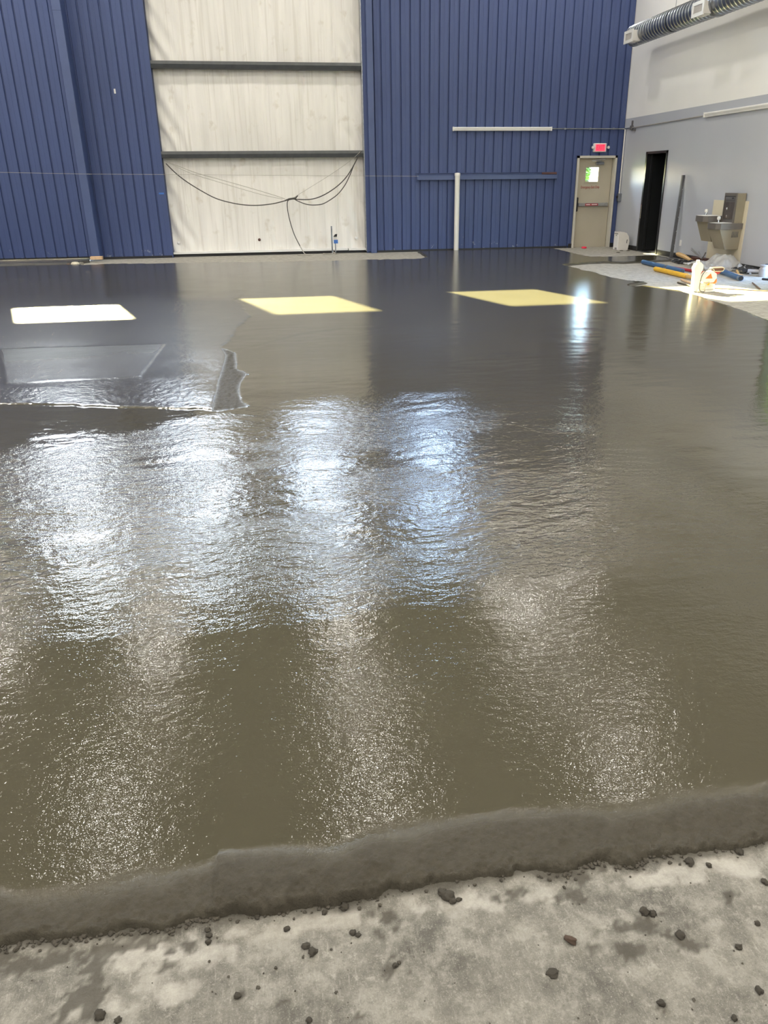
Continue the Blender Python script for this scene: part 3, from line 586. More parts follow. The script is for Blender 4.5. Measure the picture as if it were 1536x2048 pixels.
# ---- emergency door
d1 = thing('door_1', 'beige emergency exit door with small window in the blue back wall', None, ((DX0+DX1)/2, BY, 0), kind='structure')
f = MB(); e = .05
f.box((DX0, BY-.02, 0), (DX0+e, BY+.16, DZ1)).box((DX1-e, BY-.02, 0), (DX1, BY+.16, DZ1)).box((DX0, BY-.02, DZ1-e), (DX1, BY+.16, DZ1))
f.box((DX0+e, BY+.115, 0), (DX0+e+.012, BY+.16, DZ1-e)).box((DX1-e-.012, BY+.115, 0), (DX1-e, BY+.16, DZ1-e))
f.box((DX0+e, BY+.118, DZ1-e-.03), (DX1-e, BY+.165, DZ1-e+.002)).box((DX0+e, BY+.162, .0), (DX1-e, BY+.175, .03))
f.build('door_frame', FRAMEP, d1)
LX0, LX1, LY = DX0+e+.004, DX1-e-.004, BY+.115
GX0, GX1, GZ0, GZ1 = 7.745, 8.075, 1.505, 1.835
lf = MB()
for x0, x1, z0, z1 in cells((LX0, LX1), (.002, DZ1-e-.001), [(GX0, GX1, GZ0, GZ1)]): lf.box((x0, LY, z0), (x1, LY+.045, z1))
leaf = lf.build('door_leaf', DOORP, d1)
g = MB()
for x0, x1, z0, z1 in cells((GX0-.022, GX1+.022), (GZ0-.022, GZ1+.022), [(GX0+.008, GX1-.008, GZ0+.008, GZ1-.008)]): g.box((x0, LY-.010, z0), (x1, LY+.0, z1))
g.build('window_trim', DOORP, leaf); MB().box((GX0, LY+.02, GZ0), (GX1, LY+.025, GZ1)).build('pane', GLASS, leaf)
text('lettering', 'Emergency Exit Only', .085, (7.89, LY-.002, 1.385), (math.pi/2, 0, 0), LETTER, leaf, .001, .66)
bar = MB().box((7.60, LY-.075, .955), (8.33, LY-.012, 1.03), .008).build('push_bar', STEEL, d1)
MB().box((7.525, LY-.085, .84), (7.585, LY-.002, 1.16), .01).build('latch_case', DARK, bar)
MB().box((8.33, LY-.05, .95), (8.37, LY-.0, 1.035), .008).build('end_bracket', STEEL, bar)
MB().box((7.77, LY-.079, .968), (8.10, LY-.074, 1.018)).build('warning_strip', RED, bar)
MB().box((7.79, LY-.081, .985), (7.90, LY-.078, 1.001)).box((7.93, LY-.081, .985), (8.075, LY-.078, 1.001)).build('strip_print', WHITE_M, bar)
cl = MB().box((7.98, LY-.06, 1.885), (8.18, LY-.002, 1.945), .008).build('door_closer', GALV, d1)
MB().tube([(8.13, LY-.05, 1.955), (7.82, LY-.20, 1.965), (7.80, LY-.205, 1.965)], .013, 6).tube([(7.82, LY-.20, 1.972), (8.16, BY-.03, 2.0)], .012, 6).build('closer_arm', STEEL, cl)
# ---- ground, trees outside
struct('ground', MB().box((-40, BY+.4, -.12), (60, 90, -.10)).box((RX+1.65, -30, -.12), (60, BY+.4, -.10)).box((RX+.17, -30, -.12), (RX+1.65, 15.75, -.10)), GRASSM, 'grass outside the hall')
def foliage(name, blobs, n, size, seed, parent):
    r_ = random.Random(seed); mb = MB()
    for k in range(n):
        c, rad = r_.choice(blobs); d = Vector((r_.gauss(0,1), r_.gauss(0,1), r_.gauss(0,1))).normalized()*rad[0]*(r_.random()**.4)
        p = Vector(c) + Vector((d.x, d.y, d.z*rad[1])); q = Matrix.Rotation(r_.random()*6.28, 3, 'Z') @ Matrix.Rotation(r_.gauss(0, .9), 3, 'X')
        s_ = size*r_.uniform(.6, 1.3); mb.add([p+q@Vector(v) for v in ((-s_*.5,0,0), (0,-s_*.3,.02), (s_*.6,0,0), (0,s_*.3,.02))], [(0,1,2,3)])
    o = mb.build(name, LEAF, parent); o['kind'] = 'stuff'; return o
tr = thing('tree', 'leafy green tree standing outside behind the back wall', 'tree', (12.0, 30.0, -.1))
foliage('foliage', [((12.0, 30, 5.9), (2.0, 1.0)), ((12.9, 30.5, 5.4), (1.6, .9)), ((11.75, 30.0, 1.80), (.32, 1.2))], 3200, .36, 3, tr)
MB().tube([(12.0, 30, -.1), (12.05, 30, 2), (11.95, 30.1, 4), (12, 30, 6)], [.18, .14, .10, .05], 10).build('trunk', BARK, tr, True)
hd = thing('hedge', 'tall bright green hedge outside the open side doorway', 'hedge', (13.6, 18.5, -.1))
foliage('foliage', [((13.6, y, z), (1.2, 1.1)) for y in (13, 14.5, 16, 17.5, 19, 20.5, 22, 23.5, 25) for z in (.9, 2.4, 4.0, 5.6, 7.0)] + [((12.3, y, z), (.75, 1.1)) for y in (14.2, 15.1, 16.0, 16.9, 17.8, 18.7, 19.6, 20.6, 21.6) for z in (.6, 1.7, 2.9, 4.2)], 17000, .46, 8, hd)
MB().tube([(13.6, 18.5, -.1), (13.6, 18.5, 2.6)], [.08, .04], 8).build('stem', BARK, hd)
# ================================================================ THINGS ON THE BACK WALL
W1 = BY-.005
# exit sign
t = thing('exit_sign', 'lit red exit sign with two small lamp heads above the beige door', 'sign', (7.995, W1, 2.16))
ex = MB().box((7.835, W1-.055, 2.155), (8.155, W1+.02, 2.345), .01).build('housing', WHITE_M, t)
MB().box((7.85, W1-.060, 2.168), (8.14, W1-.054, 2.332)).build('sign_border', EXITB, t)
fc = MB().box((7.88, W1-.064, 2.178), (8.11, W1-.058, 2.322)).build('sign_face', EXITM, t)
text('sign_letters', 'EXIT', .135, (7.995, W1-.066, 2.25), (math.pi/2, 0, 0), EXITL, fc, .001, .72)
for sx in (-1, 1):
    x = 7.995+sx*.195
    h = MB().lathe([(.012, 0), (.030, -.01), (.036, -.05), (.033, -.055)], (x, W1-.03, 2.255), 14, 'y').build('lamp_head', STEEL, t, True)
    MB().lathe([(.030, -.056), (.0, -.060)], (x, W1-.03, 2.255), 14, 'y', False).build('lamp_lens', WHITE_M, h)
# strip light and conduits
t = thing('strip_light', 'long white strip light fixed level across the blue back wall', 'light', (5.585, W1, 2.65))
MB().prism([(W1, 2.69), (W1-.05, 2.69), (W1-.065, 2.675), (W1-.05, 2.615), (W1, 2.615)], 'x', 4.415, 6.76).build('diffuser', WHITE_M, t)
for x in (4.405, 6.745): MB().box((x, W1-.07, 2.61), (x+.025, W1, 2.695)).build('end_cap', WHITE_M, t)
t = thing('conduit', 'thin pale conduit running from the strip light along the blue wall to the corner', 'pipe', (7.6, W1, 2.65))
MB().tube([(6.76, W1-.02, 2.655), (8.50, W1-.02, 2.652), (RX-.03, W1-.05, 2.65), (RX-.025, 18.83, 2.65)], .014, 8).build('pipe', GALV, t, True)
for x in (7.1, 7.72, 8.3): MB().box((x-.02, W1-.038, 2.635), (x+.02, W1+.02, 2.675)).build('strap', GALV, t)
t = thing('corner_conduit', 'pale vertical conduit down the corner ending in a small switch box', 'pipe', (RX-.03, 19.1, 1.1))
MB().tube([(RX-.028, 19.12, 2.65), (RX-.028, 19.12, 1.2)], .015, 8).build('pipe', WHITE_M, t, True)
bx = MB().box((RX-.075, 19.03, 1.06), (RX+.01, 19.155, 1.24), .01).build('switch_box', GALV, t); MB().lathe([(.018, -.0), (.018, -.03)], (RX-.078, 19.09, 1.16), 10, 'x').build('knob', DARK, bx)
t = thing('wall_conduit', 'thin grey conduit along the grey wall leading to the second strip light', 'pipe', (RX-.02, 17.2, 2.66))
MB().tube([(RX-.025, 18.84, 2.65), (RX-.022, 17.2, 2.66), (RX-.022, 15.5, 2.675)], .011, 8).build('pipe', GREYPL, t, True)
jb = MB().box((RX-.05, 18.74, 2.60), (RX+.01, 18.84, 2.70), .008).build('junction_box', FDARK, t)
MB().box((RX-.03, 18.77, 2.70), (RX+.01, 18.81, 2.80)).build('bracket', FDARK, t); MB().box((RX-.04, 18.6, 2.58), (RX+.01, 18.68, 2.63)).build('bracket', FDARK, t)
t = thing('wall_strip_light', 'white strip light fixed along the grey right wall', 'light', (RX, 14.3, 2.68))
MB().prism([(RX+.01, 2.72), (RX-.05, 2.72), (RX-.07, 2.70), (RX-.05, 2.64), (RX+.01, 2.64)], 'y', 13.0, 15.5).build('diffuser', WHITE_M, t)
MB().prism([(RX-.051, 2.692), (RX-.073, 2.688), (RX-.071, 2.680), (RX-.05, 2.684)], 'y', 13.0, 15.49).build('ridge', WHITE_M, t)
for y in (15.49, 12.985): MB().box((RX-.075, y, 2.635), (RX+.002, y+.025, 2.725)).build('end_cap', WHITE_M, t)
# blue channel
t = thing('wall_channel', 'long blue steel channel fixed across the blue wall behind the white post', 'channel', (5.27, W1, 1.65))
MB().prism([(W1+.0, 1.585), (W1-.075, 1.585), (W1-.075, 1.675), (W1-.0, 1.675)], 'x', 3.575, 6.965).build('face', BLUE_T, t)
MB().prism([(W1+.02, 1.735), (W1-.03, 1.735), (W1-.03, 1.725), (W1-.005, 1.722), (W1-.005, 1.675), (W1+.02, 1.675)], 'x', 3.56, 6.97).build('upper_lip', BLUE, t)
MB().box((6.60, W1-.034, 1.685), (6.965, W1-.008, 1.728)).build('burnt_end', BROWN, t)
for x in (3.56, 6.961): MB().box((x, W1-.04, 1.575), (x+.017, W1+.02, 1.735)).build('end_plate', BLUE, t)
# white pvc post
t = thing('white_post', 'upright white plastic pipe standing against the blue back wall', 'pipe', (4.51, 19.06, 0))
MB().lathe([(.058, .028), (.058, 1.70)], (4.51, 19.055, 0), 20).build('pipe', PVC, t, True)
MB().lathe([(.064, 1.66), (.066, 1.715), (.055, 1.73), (.0, 1.735)], (4.51, 19.055, 0), 20).build('cap', PVC, t, True)
# paint tag, tape
tag(MB().box((-2.935, BY-.008, 3.33), (-2.900, BY+.0, 3.42), .002).build('white_tag', WHITE_M), 'tiny white tag stuck on the blue wall panel left of the white bay', 'tag')
tag(MB().box((-2.275, BY-.004, 1.35), (-2.165, BY+.001, 1.385)).build('tape_strip', TAPE), 'short strip of bright blue tape on the blue wall beside the white bay', 'tape')
# hanging cables in the insulated bay
def smooth_path(pts, k=5):
    P = [Vector(p) for p in pts]; out = []
    for i in range(len(P)-1):
        p0, p1, p2, p3 = P[max(i-1,0)], P[i], P[i+1], P[min(i+2, len(P)-1)]
        for j in range(k):
            s = j/k; out.append(.5*((2*p1)+(p2-p0)*s+(2*p0-5*p1+4*p2-p3)*s*s+(3*p1-p0-3*p2+p3)*s**3))
    return out+[P[-1]]
t = thing('hanging_cables', 'loose dark cables drooping across the white insulated bay below the girt', 'cable', (.66, 19.13, 1.2))
for pts, r, m in ((CAB1, .011, CABLE), (CAB2, .011, CABLE), (CAB3, .010, CABLE), (CAB4[:-2], .010, CABLE), (CAB5, .005, CABLE_L), (CAB6, .006, CABLE_L), (CAB7, .004, CABLE_L)):
    MB().tube(smooth_path(pts), r, 6).build('cable', m, t, True)
MB().tube([(.50, 19.125, 1.185), (.60, 19.12, 1.215), (.74, 19.12, 1.235), (.80, 19.12, 1.29)], [.014, .022, .02, .010], 8).build('tied_knot', CABLE, t, True)
MB().tube(smooth_path([CAB4[-3], (.84, 19.10, .08), (.90, 19.02, .02), (1.05, 18.97, .015), (1.0, 18.90, .012), (.80, 18.92, .012), (.70, 18.98, .012)]), .010, 6).build('cable_end', CABLE_L, t, True)
# stub-up with boxes
t = thing('stub_conduit', 'upright steel conduit with two small open boxes at the foot of the white bay', 'conduit', (1.53, 19.15, 0))
MB().lathe([(.016, .0), (.016, .62)], (1.535, 19.15, 0), 10).build('pipe', GALV, t, True)
b = MB().box((1.57, 19.12, .315), (1.66, 19.20, .385), .006).build('outlet_box', WHITE_PL, t); MB().box((1.578, 19.115, .235), (1.672, 19.20, .315), .004).build('open_box', TAPE, t)
MB().add([(1.57,19.10,.385),(1.65,19.10,.385),(1.66,19.10,.445),(1.61,19.10,.44),(1.57,19.13,.385),(1.65,19.13,.385),(1.66,19.13,.445),(1.61,19.13,.44)], [(0,1,2,3),(7,6,5,4),(0,4,5,1),(1,5,6,2),(2,6,7,3),(3,7,4,0)]).build('cover_flap', DARK, b)
MB().box((1.60, 19.15, .03), (1.625, 19.18, .235)).build('stud', GALV, t)
tag(MB().tube([(1.30, 19.0, .02), (1.42, 18.96, .016), (1.52, 18.98, .02), (1.55, 19.08, .05), (1.60, 18.96, .015)], .014, 6).build('rope_scrap', CABLE_L, None, True), 'pale rope scrap on the slab at the foot of the stub conduit', 'rope')
# taut string line across the back of the hall
t = tag(MB().tube([(-9.5, 18.55, 1.93), (-3.6, 18.62, 1.77), (3.56, 18.9, 1.665)], .0035, 5).build('string_line', CABLE_L), 'thin taut string line stretched along the back wall', 'string')
# ================================================================ RIGHT WALL
t = thing('spiral_duct', 'round silver spiral air duct with side grilles high on the white wall', 'duct', (8.10, 15, 4.37))
def duct(y0, y1, r, name):
    mb = MB(); prof = []; y = y0; step = .115
    while y < y1-.01:
        prof += [(r, y), (r, y+step*.78), (r+.012, y+step*.86), (r+.012, y+step*.92)]; y += step
    prof.append((r, y1)); return mb.lathe([(a, b) for a, b in prof], (8.10, 0, 4.37), 30, 'y').build(name, GALV, t, True)
duct(14.72, 18.02, .195, 'duct_section'); duct(6.0, 14.68, .205, 'duct_section')
MB().lathe([(.195, 18.0), (.20, 18.02), (.20, 18.04), (.0, 18.045)], (8.10, 0, 4.37), 30, 'y').build('end_cap', GALV, t, True)
MB().lathe([(.212, 14.60), (.222, 14.62), (.222, 14.72), (.205, 14.74)], (8.10, 0, 4.37), 30, 'y', False).build('collar', GALV, t, True)
def register(y0, y1, z0, z1):
    x0 = 7.80
    b = MB().box((x0+.01, y0, z0), (8.02, y1, z1)).build('register_box', WHITE_PL, t)
    f = MB()
    for ya, yb, za, zb in cells((y0-.02, y1+.02), (z0-.02, z1+.02), [(y0+.035, y1-.035, z0+.035, z1-.035)]): f.box((x0-.008, ya, za), (x0+.014, yb, zb))
    f.build('register_frame', WHITE_M, b)
    v = MB()
    for k in range(7):
        z = z0+.045+(z1-z0-.09)*k/6; v.add([(x0-.002, y0+.03, z), (x0-.002, y1-.03, z), (x0+.012, y1-.03, z+.016), (x0+.012, y0+.03, z+.016)], [(0,1,2,3)])
    v.build('louvres', WHITE_PL, b)['kind'] = 'stuff'
for y0, y1 in ((17.48, 17.86), (14.66, 15.03), (11.8, 12.2), (8.8, 9.2)): register(y0, y1, 4.20, 4.39)
for y in (16.3, 13.4, 10.5):
    MB().tube([(8.10, y, 4.57), (8.10, y, 8.1)], .006, 6).lathe([(.203, y-.012), (.208, y), (.203, y+.012)], (8.10, 0, 4.37), 30, 'y', False).build('hanger', GALV, t)
# drinking fountain
RECESS = pmat('dark_taupe_recess', (.095,.08,.072), .3, .2, .15, 9)
t = thing('drinking_fountain', 'two-level drinking fountain with bottle filler on a beige backing panel', 'fountain', (RX, 14.2, 0))
MB().box((RX-.018, 13.64, .02), (RX+.002, 14.80, 1.17), .003).build('backing_panel', BEIGE_PL, t)
fil = MB().box((8.42, 13.74, .80), (RX-.015, 14.13, 1.30), .006).build('bottle_filler', FDARK, t)
MB().box((8.40, 13.735, .78), (8.425, 13.775, 1.305)).box((8.40, 13.775, 1.255), (8.425, 14.13, 1.305)).box((8.402, 14.115, .80), (8.425, 14.135, 1.30)).build('filler_trim', FSTEEL, fil)
MB().box((8.42, 13.732, .78), (RX-.015, 13.741, 1.302)).build('filler_side', FOUNT, fil)
MB().box((8.404, 13.80, 1.19), (8.42, 14.10, 1.245), .004).build('display_panel', FDARK, fil); MB().box((8.400, 13.83, 1.205), (8.405, 13.88, 1.23)).build('display', DARK, fil)
MB().box((8.408, 13.79, .86), (8.421, 14.10, 1.155), .004).build('filler_recess', RECESS, fil)
MB().lathe([(.014, 1.02), (.018, 1.05), (.012, 1.06)], (8.39, 13.98, 0), 10).build('nozzle', CHROME, fil, True); MB().box((8.395, 13.965, .89), (8.41, 13.995, .93), .003).build('drain_grate', CHROME, fil)
def basin(y0, y1, ztop, x0):
    mb = MB(); prof = [(x0+.05, y0), (RX-.02, y0), (RX-.02, y1), (x0+.05, y1), (x0, y1-.10), (x0, y0+.10)]
    mb.prism(prof, 'z', ztop-.10, ztop); o = mb.build('basin', FSTEEL, t)
    inn = [(x0+.06, y0+.035), (RX-.10, y0+.035), (RX-.10, y1-.035), (x0+.06, y1-.035), (x0+.02, y1-.11), (x0+.02, y0+.11)]
    cx, cy_ = sum(p[0] for p in inn)/6, sum(p[1] for p in inn)/6
    vs = [(x, y, ztop+.003) for x, y in inn]+[(cx+(x-cx)*.55, cy_+(y-cy_)*.55, ztop+.012) for x, y in inn]
    MB().add(vs, [(i, (i+1)%6, 6+(i+1)%6, 6+i) for i in range(6)]+[tuple(range(6, 12))]).build('basin_top', WHITE_M, o)
    bu = MB().lathe([(.018, 0), (.014, .05), (.012, .07)], (x0+.11, (y0+y1)/2-.02, ztop), 10).build('bubbler', CHROME, o, True)
    MB().lathe([(.010, .055), (.028, .065), (.034, .09), (.026, .115), (.0, .125)], (x0+.11, (y0+y1)/2-.02, ztop), 12).build('bubbler_guard', PVC, bu, True)
    return o
basin(14.16, 14.62, .905, 8.10); basin(13.69, 14.15, .795, 8.10)
def body(y0, y1, z0, z1, xt, xb, name):
    vs = [(xt, y0, z1), (RX-.016, y0, z1), (RX-.016, y1, z1), (xt, y1, z1), (xb, y0+.03, z0), (RX-.016, y0+.03, z0), (RX-.016, y1-.03, z0), (xb, y1-.03, z0)]
    return MB().add(vs, [(0,1,2,3), (7,6,5,4), (0,4,5,1), (1,5,6,2), (2,6,7,3), (3,7,4,0)]).build(name, FOUNT, t)
body(14.18, 14.60, .45, .805, 8.17, 8.30, 'cabinet'); bd = body(13.71, 14.13, .345, .695, 8.15, 8.32, 'cabinet')
v = MB()
for k in range(5): v.box((8.40+.028*k, 13.712, .555), (8.412+.028*k, 13.722, .655))
v.build('vent_slots', FDARK, bd)['kind'] = 'stuff'
# wall plate
t = thing('wall_plate', 'small white outlet plate low on the grey wall right of the post', 'outlet', (RX, 15.9, .31))
pl = MB().box((RX-.010, 15.86, .25), (RX+.002, 15.94, .37), .003).build('plate', WHITE_M, t); [MB().box((RX-.013, 15.885, z), (RX-.009, 15.915, z+.03)).build('socket', WHITE_PL, pl) for z in (.27, .32)]
# steel post
POSTM = pmat('grey_post_steel', (.12,.12,.125), .45, .2, .15, 12)
t = thing('steel_post', 'grey steel square post on a base plate leaning against the right wall', 'post', (8.45, 15.98, 0))
a, b = Vector((8.45, 15.95, .01)), Vector((8.565, 16.07, 1.62)); r_ = .025
vs = [p+Vector((dx, dy, 0)) for p in (a, b) for dx, dy in ((-r_,-r_), (r_,-r_), (r_,r_), (-r_,r_))]
MB().add(vs, [(3,2,1,0), (4,5,6,7), (0,1,5,4), (1,2,6,5), (2,3,7,6), (3,0,4,7)]).build('tube', POSTM, t)
MB().box((8.28, 15.76, .0), (8.54, 16.1, .014), .003).build('base_plate', FDARK, t)
for s in (.16, .33, .50, .62, .83): 
    p = a.lerp(b, s); MB().lathe([(.012, 0), (.010, -.012), (0, -.014)], (p.x+.008, p.y-r_, p.z), 8, 'y', False).build('bolt', CHROME, t)
# towel dispenser on the floor
t = thing('towel_dispenser', 'white plastic towel dispenser standing on the floor by the emergency door', 'dispenser', (8.36, 18.25, 0))
pr = [(8.23, .004), (8.475, .004), (8.49, .12), (8.50, .20), (8.475, .31), (8.42, .385), (8.35, .41), (8.23, .415)]
ds = MB().prism(pr, 'y', 18.14, 18.42).build('housing', WHITE_PL, t)
MB().box((8.222, 18.16, .02), (8.231, 18.40, .39), .003).build('back_plate', WHITE_P, t)
for ya, yb, za, zb in ((18.18, 18.38, .36, .385), (18.20, 18.30, .02, .06), (18.25, 18.31, .325, .345)): MB().box((8.217, ya, za), (8.224, yb, zb)).build('slot', GREYPL, t)
MB().box((8.43, 18.134, .16), (8.442, 18.141, .23)).box((8.436, 18.134, .215), (8.446, 18.141, .245)).build('sight_window', DARK, t)
tag(MB().lathe([(.055, 0), (.065, .012), (.062, .03), (.045, .042), (0, .046)], (7.72, 18.97, 0), 18).build('red_disc', PINK, None, True), 'bright red plastic disc lying at the foot of the emergency door', 'disc')
for x, y, ch in ((8.42, 17.98, 'right foot of the towel dispenser'), (8.28, 18.05, 'left foot of the towel dispenser'), (8.0, 17.6, 'wet edge, farthest from the towel dispenser')):
    tag(MB().lathe([(.05, 0), (.035, .012), (0, .016)], (x, y, 0), 7).build('debris_chip', CLOD), 'flat dark chip on the pale slab by the ' + ch, 'debris', 'chips by the towel dispenser')
# ================================================================ THINGS ON THE FLOOR AT THE RIGHT
def bar_(name, pts, r, mat, label, cat, parts=()):
    t = thing(name, label, cat, pts[0]); MB().tube(pts, r, 12).build('tube', mat, t, True)
    for nm, m, p, rr in parts: MB().tube(p, rr, 12).build(nm, m, t, True)
    return t
def lerp3(a, b, s): return tuple(a[i]+(b[i]-a[i])*s for i in range(3))
A, B = (7.34, 14.95, .045), (7.26, 13.23, .045)
bar_('blue_pipe', [A, B], .043, BLUEPIPE, 'long blue pipe with a grey joint lying beside the yellow pipe', 'pipe', [('joint', GALV, [lerp3(A,B,.60), lerp3(A,B,.655)], .046), ('open_end', DARK, [lerp3(A,B,.985), lerp3(A,B,1.004)], .036), ('end_plug', FDARK, [lerp3(A,B,-.012), lerp3(A,B,.02)], .040)])
A, B = (6.99, 13.72, .042), (6.955, 12.50, .042); C2 = (6.945, 12.05, .04)
bar_('yellow_pipe', [A, B], .042, YELLOW, 'bright yellow pipe with a taped tan end lying on the slab', 'pipe', [('taped_end', WOODH, [B, C2], .036)])
bar_('red_pipe', [(7.43, 14.03, .03), (7.56, 13.0, .03)], .026, RED, 'thin dark red pipe lying between the blue pipe and plastic sheet', 'pipe', [('end_plug', DARK, [(7.425, 14.08, .03), (7.432, 14.0, .03)], .028)])
A, B = (7.93, 13.25, .05), (7.62, 11.98, .045)
bar_('blue_pipe', [A, B], .042, BLUEPIPE, 'short blue pipe with dark open end nearest the wall, right of the saw', 'pipe', [('joint', GALV, [lerp3(A,B,.93), lerp3(A,B,.99)], .045), ('open_end', DARK, [lerp3(A,B,.99), lerp3(A,B,1.003)], .036)])
t = thing('wooden_handle', 'varnished yellow wooden tool handle propped beside the steel post', 'handle', (8.35, 15.6, 0))
MB().tube([(8.40, 15.62, .12), (8.395, 15.55, .118), (8.38, 15.3, .10), (8.30, 14.9, .07), (8.24, 14.62, .045)], [.03, .045, .044, .030, .024], 12).build('shaft', WOODH, t, True)
MB().tube([(8.402, 15.64, .12), (8.40, 15.61, .12)], .024, 10).build('knob', WOODB, t, True)
# tangled black ironwork
t = thing('black_chain', 'tangled black chain heap on the slab beside the wooden handle', 'chain', (8.1, 14.6, 0))
r_ = random.Random(2)
for k in range(14):
    x, y = 8.06+.005*k+r_.uniform(-.04, .04), 15.10-.05*k+r_.uniform(-.03, .03); z = .03+.035*max(0, (k-5)/8)+r_.uniform(0, .02); a = r_.random()*3
    ring = [(x+.045*math.cos(q)*math.cos(a), y+.075*math.sin(q), z+.03*math.cos(q)*math.sin(a)) for q in np.linspace(0, 6.283, 9)]
    MB().tube(ring, .013, 6, False).build('chain_link', DARK, t, True)
t = thing('steel_rods', 'bundle of bent steel rods leaning over the rubble by the fountain panel', 'rods', (8.3, 14.9, 0))
for k, (p, q) in enumerate((((8.50, 15.25, .26), (8.33, 14.50, .13)), ((8.52, 15.3, .22), (8.31, 14.48, .125)), ((8.47, 14.9, .22), (8.30, 14.44, .12)))): MB().tube([p, lerp3(p, q, .6), q], .009, 6).build('rod', STEEL, t, True)
MB().tube(smooth_path([(8.30, 14.48, .125), (8.29, 14.42, .14), (8.31, 14.40, .19), (8.34, 14.42, .23), (8.32, 14.38, .24)]), .012, 6).build('hook', FDARK, t, True)
t = tag(MB().box((8.43, 14.52, .0), (8.57, 15.12, .11), .01).build('board', BROWN), 'dark red-brown board lying behind the plastic sheet below the rods', 'board')
# plastic sheet over a heap
def sheet(name, x0, x1, y0, y1, n, m, hfun, parent, mat, thr, seed):
    X, Y = np.meshgrid(np.linspace(x0, x1, m), np.linspace(y0, y1, n)); u = (X-x0)/(x1-x0); v = (Y-y0)/(y1-y0)
    H = hfun(u, v) + .10*(.35-np.abs(fbm(X*5+Y*2, Y*5, 3, seed))) + .03*np.abs(fbm(X*18, Y*14, 3, seed+1)); edge = np.minimum(np.minimum(u, 1-u), np.minimum(v, 1-v)) + .10*fbm(X*7, Y*7, 3, seed+2)
    mb = MB(); mb.v = np.stack([X, Y, np.maximum(H, .006)], -1).reshape(-1, 3).tolist()
    for i in range(n-1):
        for j in range(m-1):
            if edge[i, j] > thr: mb.f.append((i*m+j, i*m+j+1, (i+1)*m+j+1, (i+1)*m+j)); mb.mi.append(0)
    return mb.build(name, mat, parent, True)
t = thing('plastic_sheet', 'crumpled translucent plastic sheet heaped on the floor under the drinking fountain', 'sheet', (8.2, 13.7, 0))
sheet('sheet', 7.84, 8.57, 13.32, 14.36, 60, 50, lambda u, v: .20*np.exp(-((u-.72)/.28)**4-((v-.42)/.28)**4)+.07*np.exp(-((u-.3)/.3)**2-((v-.65)/.3)**2)+.02, t, SHEET, .03, 4)
t2 = MB(); ts = smooth_path([(8.36, 13.30, .10), (8.37, 13.22, .12), (8.33, 13.12, .085), (8.36, 13.0, .055), (8.31, 12.88, .02), (8.30, 12.80, .012)], 4)
G = np.array([[(p.x-.0+.05*s*(1+.3*math.sin(i)), p.y-.03*s, p.z+.03*math.sin(s*2.2+i*.8)) for s in (-1, -.5, 0, .5, 1)] for i, p in enumerate(ts)]); G[..., 2] = np.maximum(G[..., 2], .008)
t2.grid(G).build('torn_strip', SHEET, t, True)
t = thing('black_mat', 'dark rubber mat crumpled under the edge of the plastic sheet', 'mat', (8.1, 13.3, 0))
sheet('mat', 8.20, 8.56, 12.86, 13.28, 24, 20, lambda u, v: .035+.05*np.exp(-((u-.6)/.3)**2-((v-.6)/.3)**2), t, DARK, .02, 11)
tag(MB().box((7.98, 12.72, .004), (8.12, 12.98, .016), .003).build('cardboard_scrap', WOODB), 'tan scrap of cardboard on the slab by the black mat', 'cardboard')
tag(MB().tube([(8.12, 12.86, .016), (8.16, 12.99, .05), (8.17, 13.02, .06)], [.016, .02, .006], 8).build('brass_fitting', WOODH, None, True), 'small shiny yellow fitting beside the cardboard scrap', 'fitting')
t = thing('grey_fitting', 'grey plastic pipe fitting with side spout standing by the right wall', 'fitting', (8.33, 12.47, 0))
MB().lathe([(.075, 0), (.078, .01), (.078, .13), (.066, .14), (.060, .165), (.070, .175), (.070, .19), (.03, .195)], (8.33, 12.47, 0), 20).build('body', GREYPL, t, True)
MB().tube([(8.28, 12.50, .085), (8.19, 12.60, .085), (8.15, 12.64, .08)], [.03, .028, .034], 10).build('spout', GREYPL, t, True)
MB().lathe([(.042, 0), (.042, .19), (.03, .20)], (8.415, 12.52, 0), 12).build('black_tube', DARK, t, True)
def stick(p, q, r, mat, label, name='stick'):
    return tag(MB().tube([p, lerp3(p, q, .5), q], r, 6).build(name, mat, None, True), label, 'stick')
stick((6.72, 12.25, .02), (6.62, 11.72, .02), .018, WOODB, 'thin brown stick on the slab below the yellow pipe')
stick((6.50, 11.95, .015), (6.47, 11.25, .015), .014, CLOD, 'thin grey stick on the slab left of the saw foot')
stick((6.62, 11.30, .009), (7.75, 10.30, .009), .008, CLOD_B, 'long thin lath lying across the sunlit patch right of the saw', 'lath')
stick((7.62, 11.65, .014), (7.30, 10.95, .014), .012, CLOD_B, 'thin dark lath along the far edge of the sunlit patch', 'lath')
stick((8.05, 12.05, .016), (8.2, 11.75, .016), .016, DARK, 'short dark stick on the slab at the right end of the floor clutter')
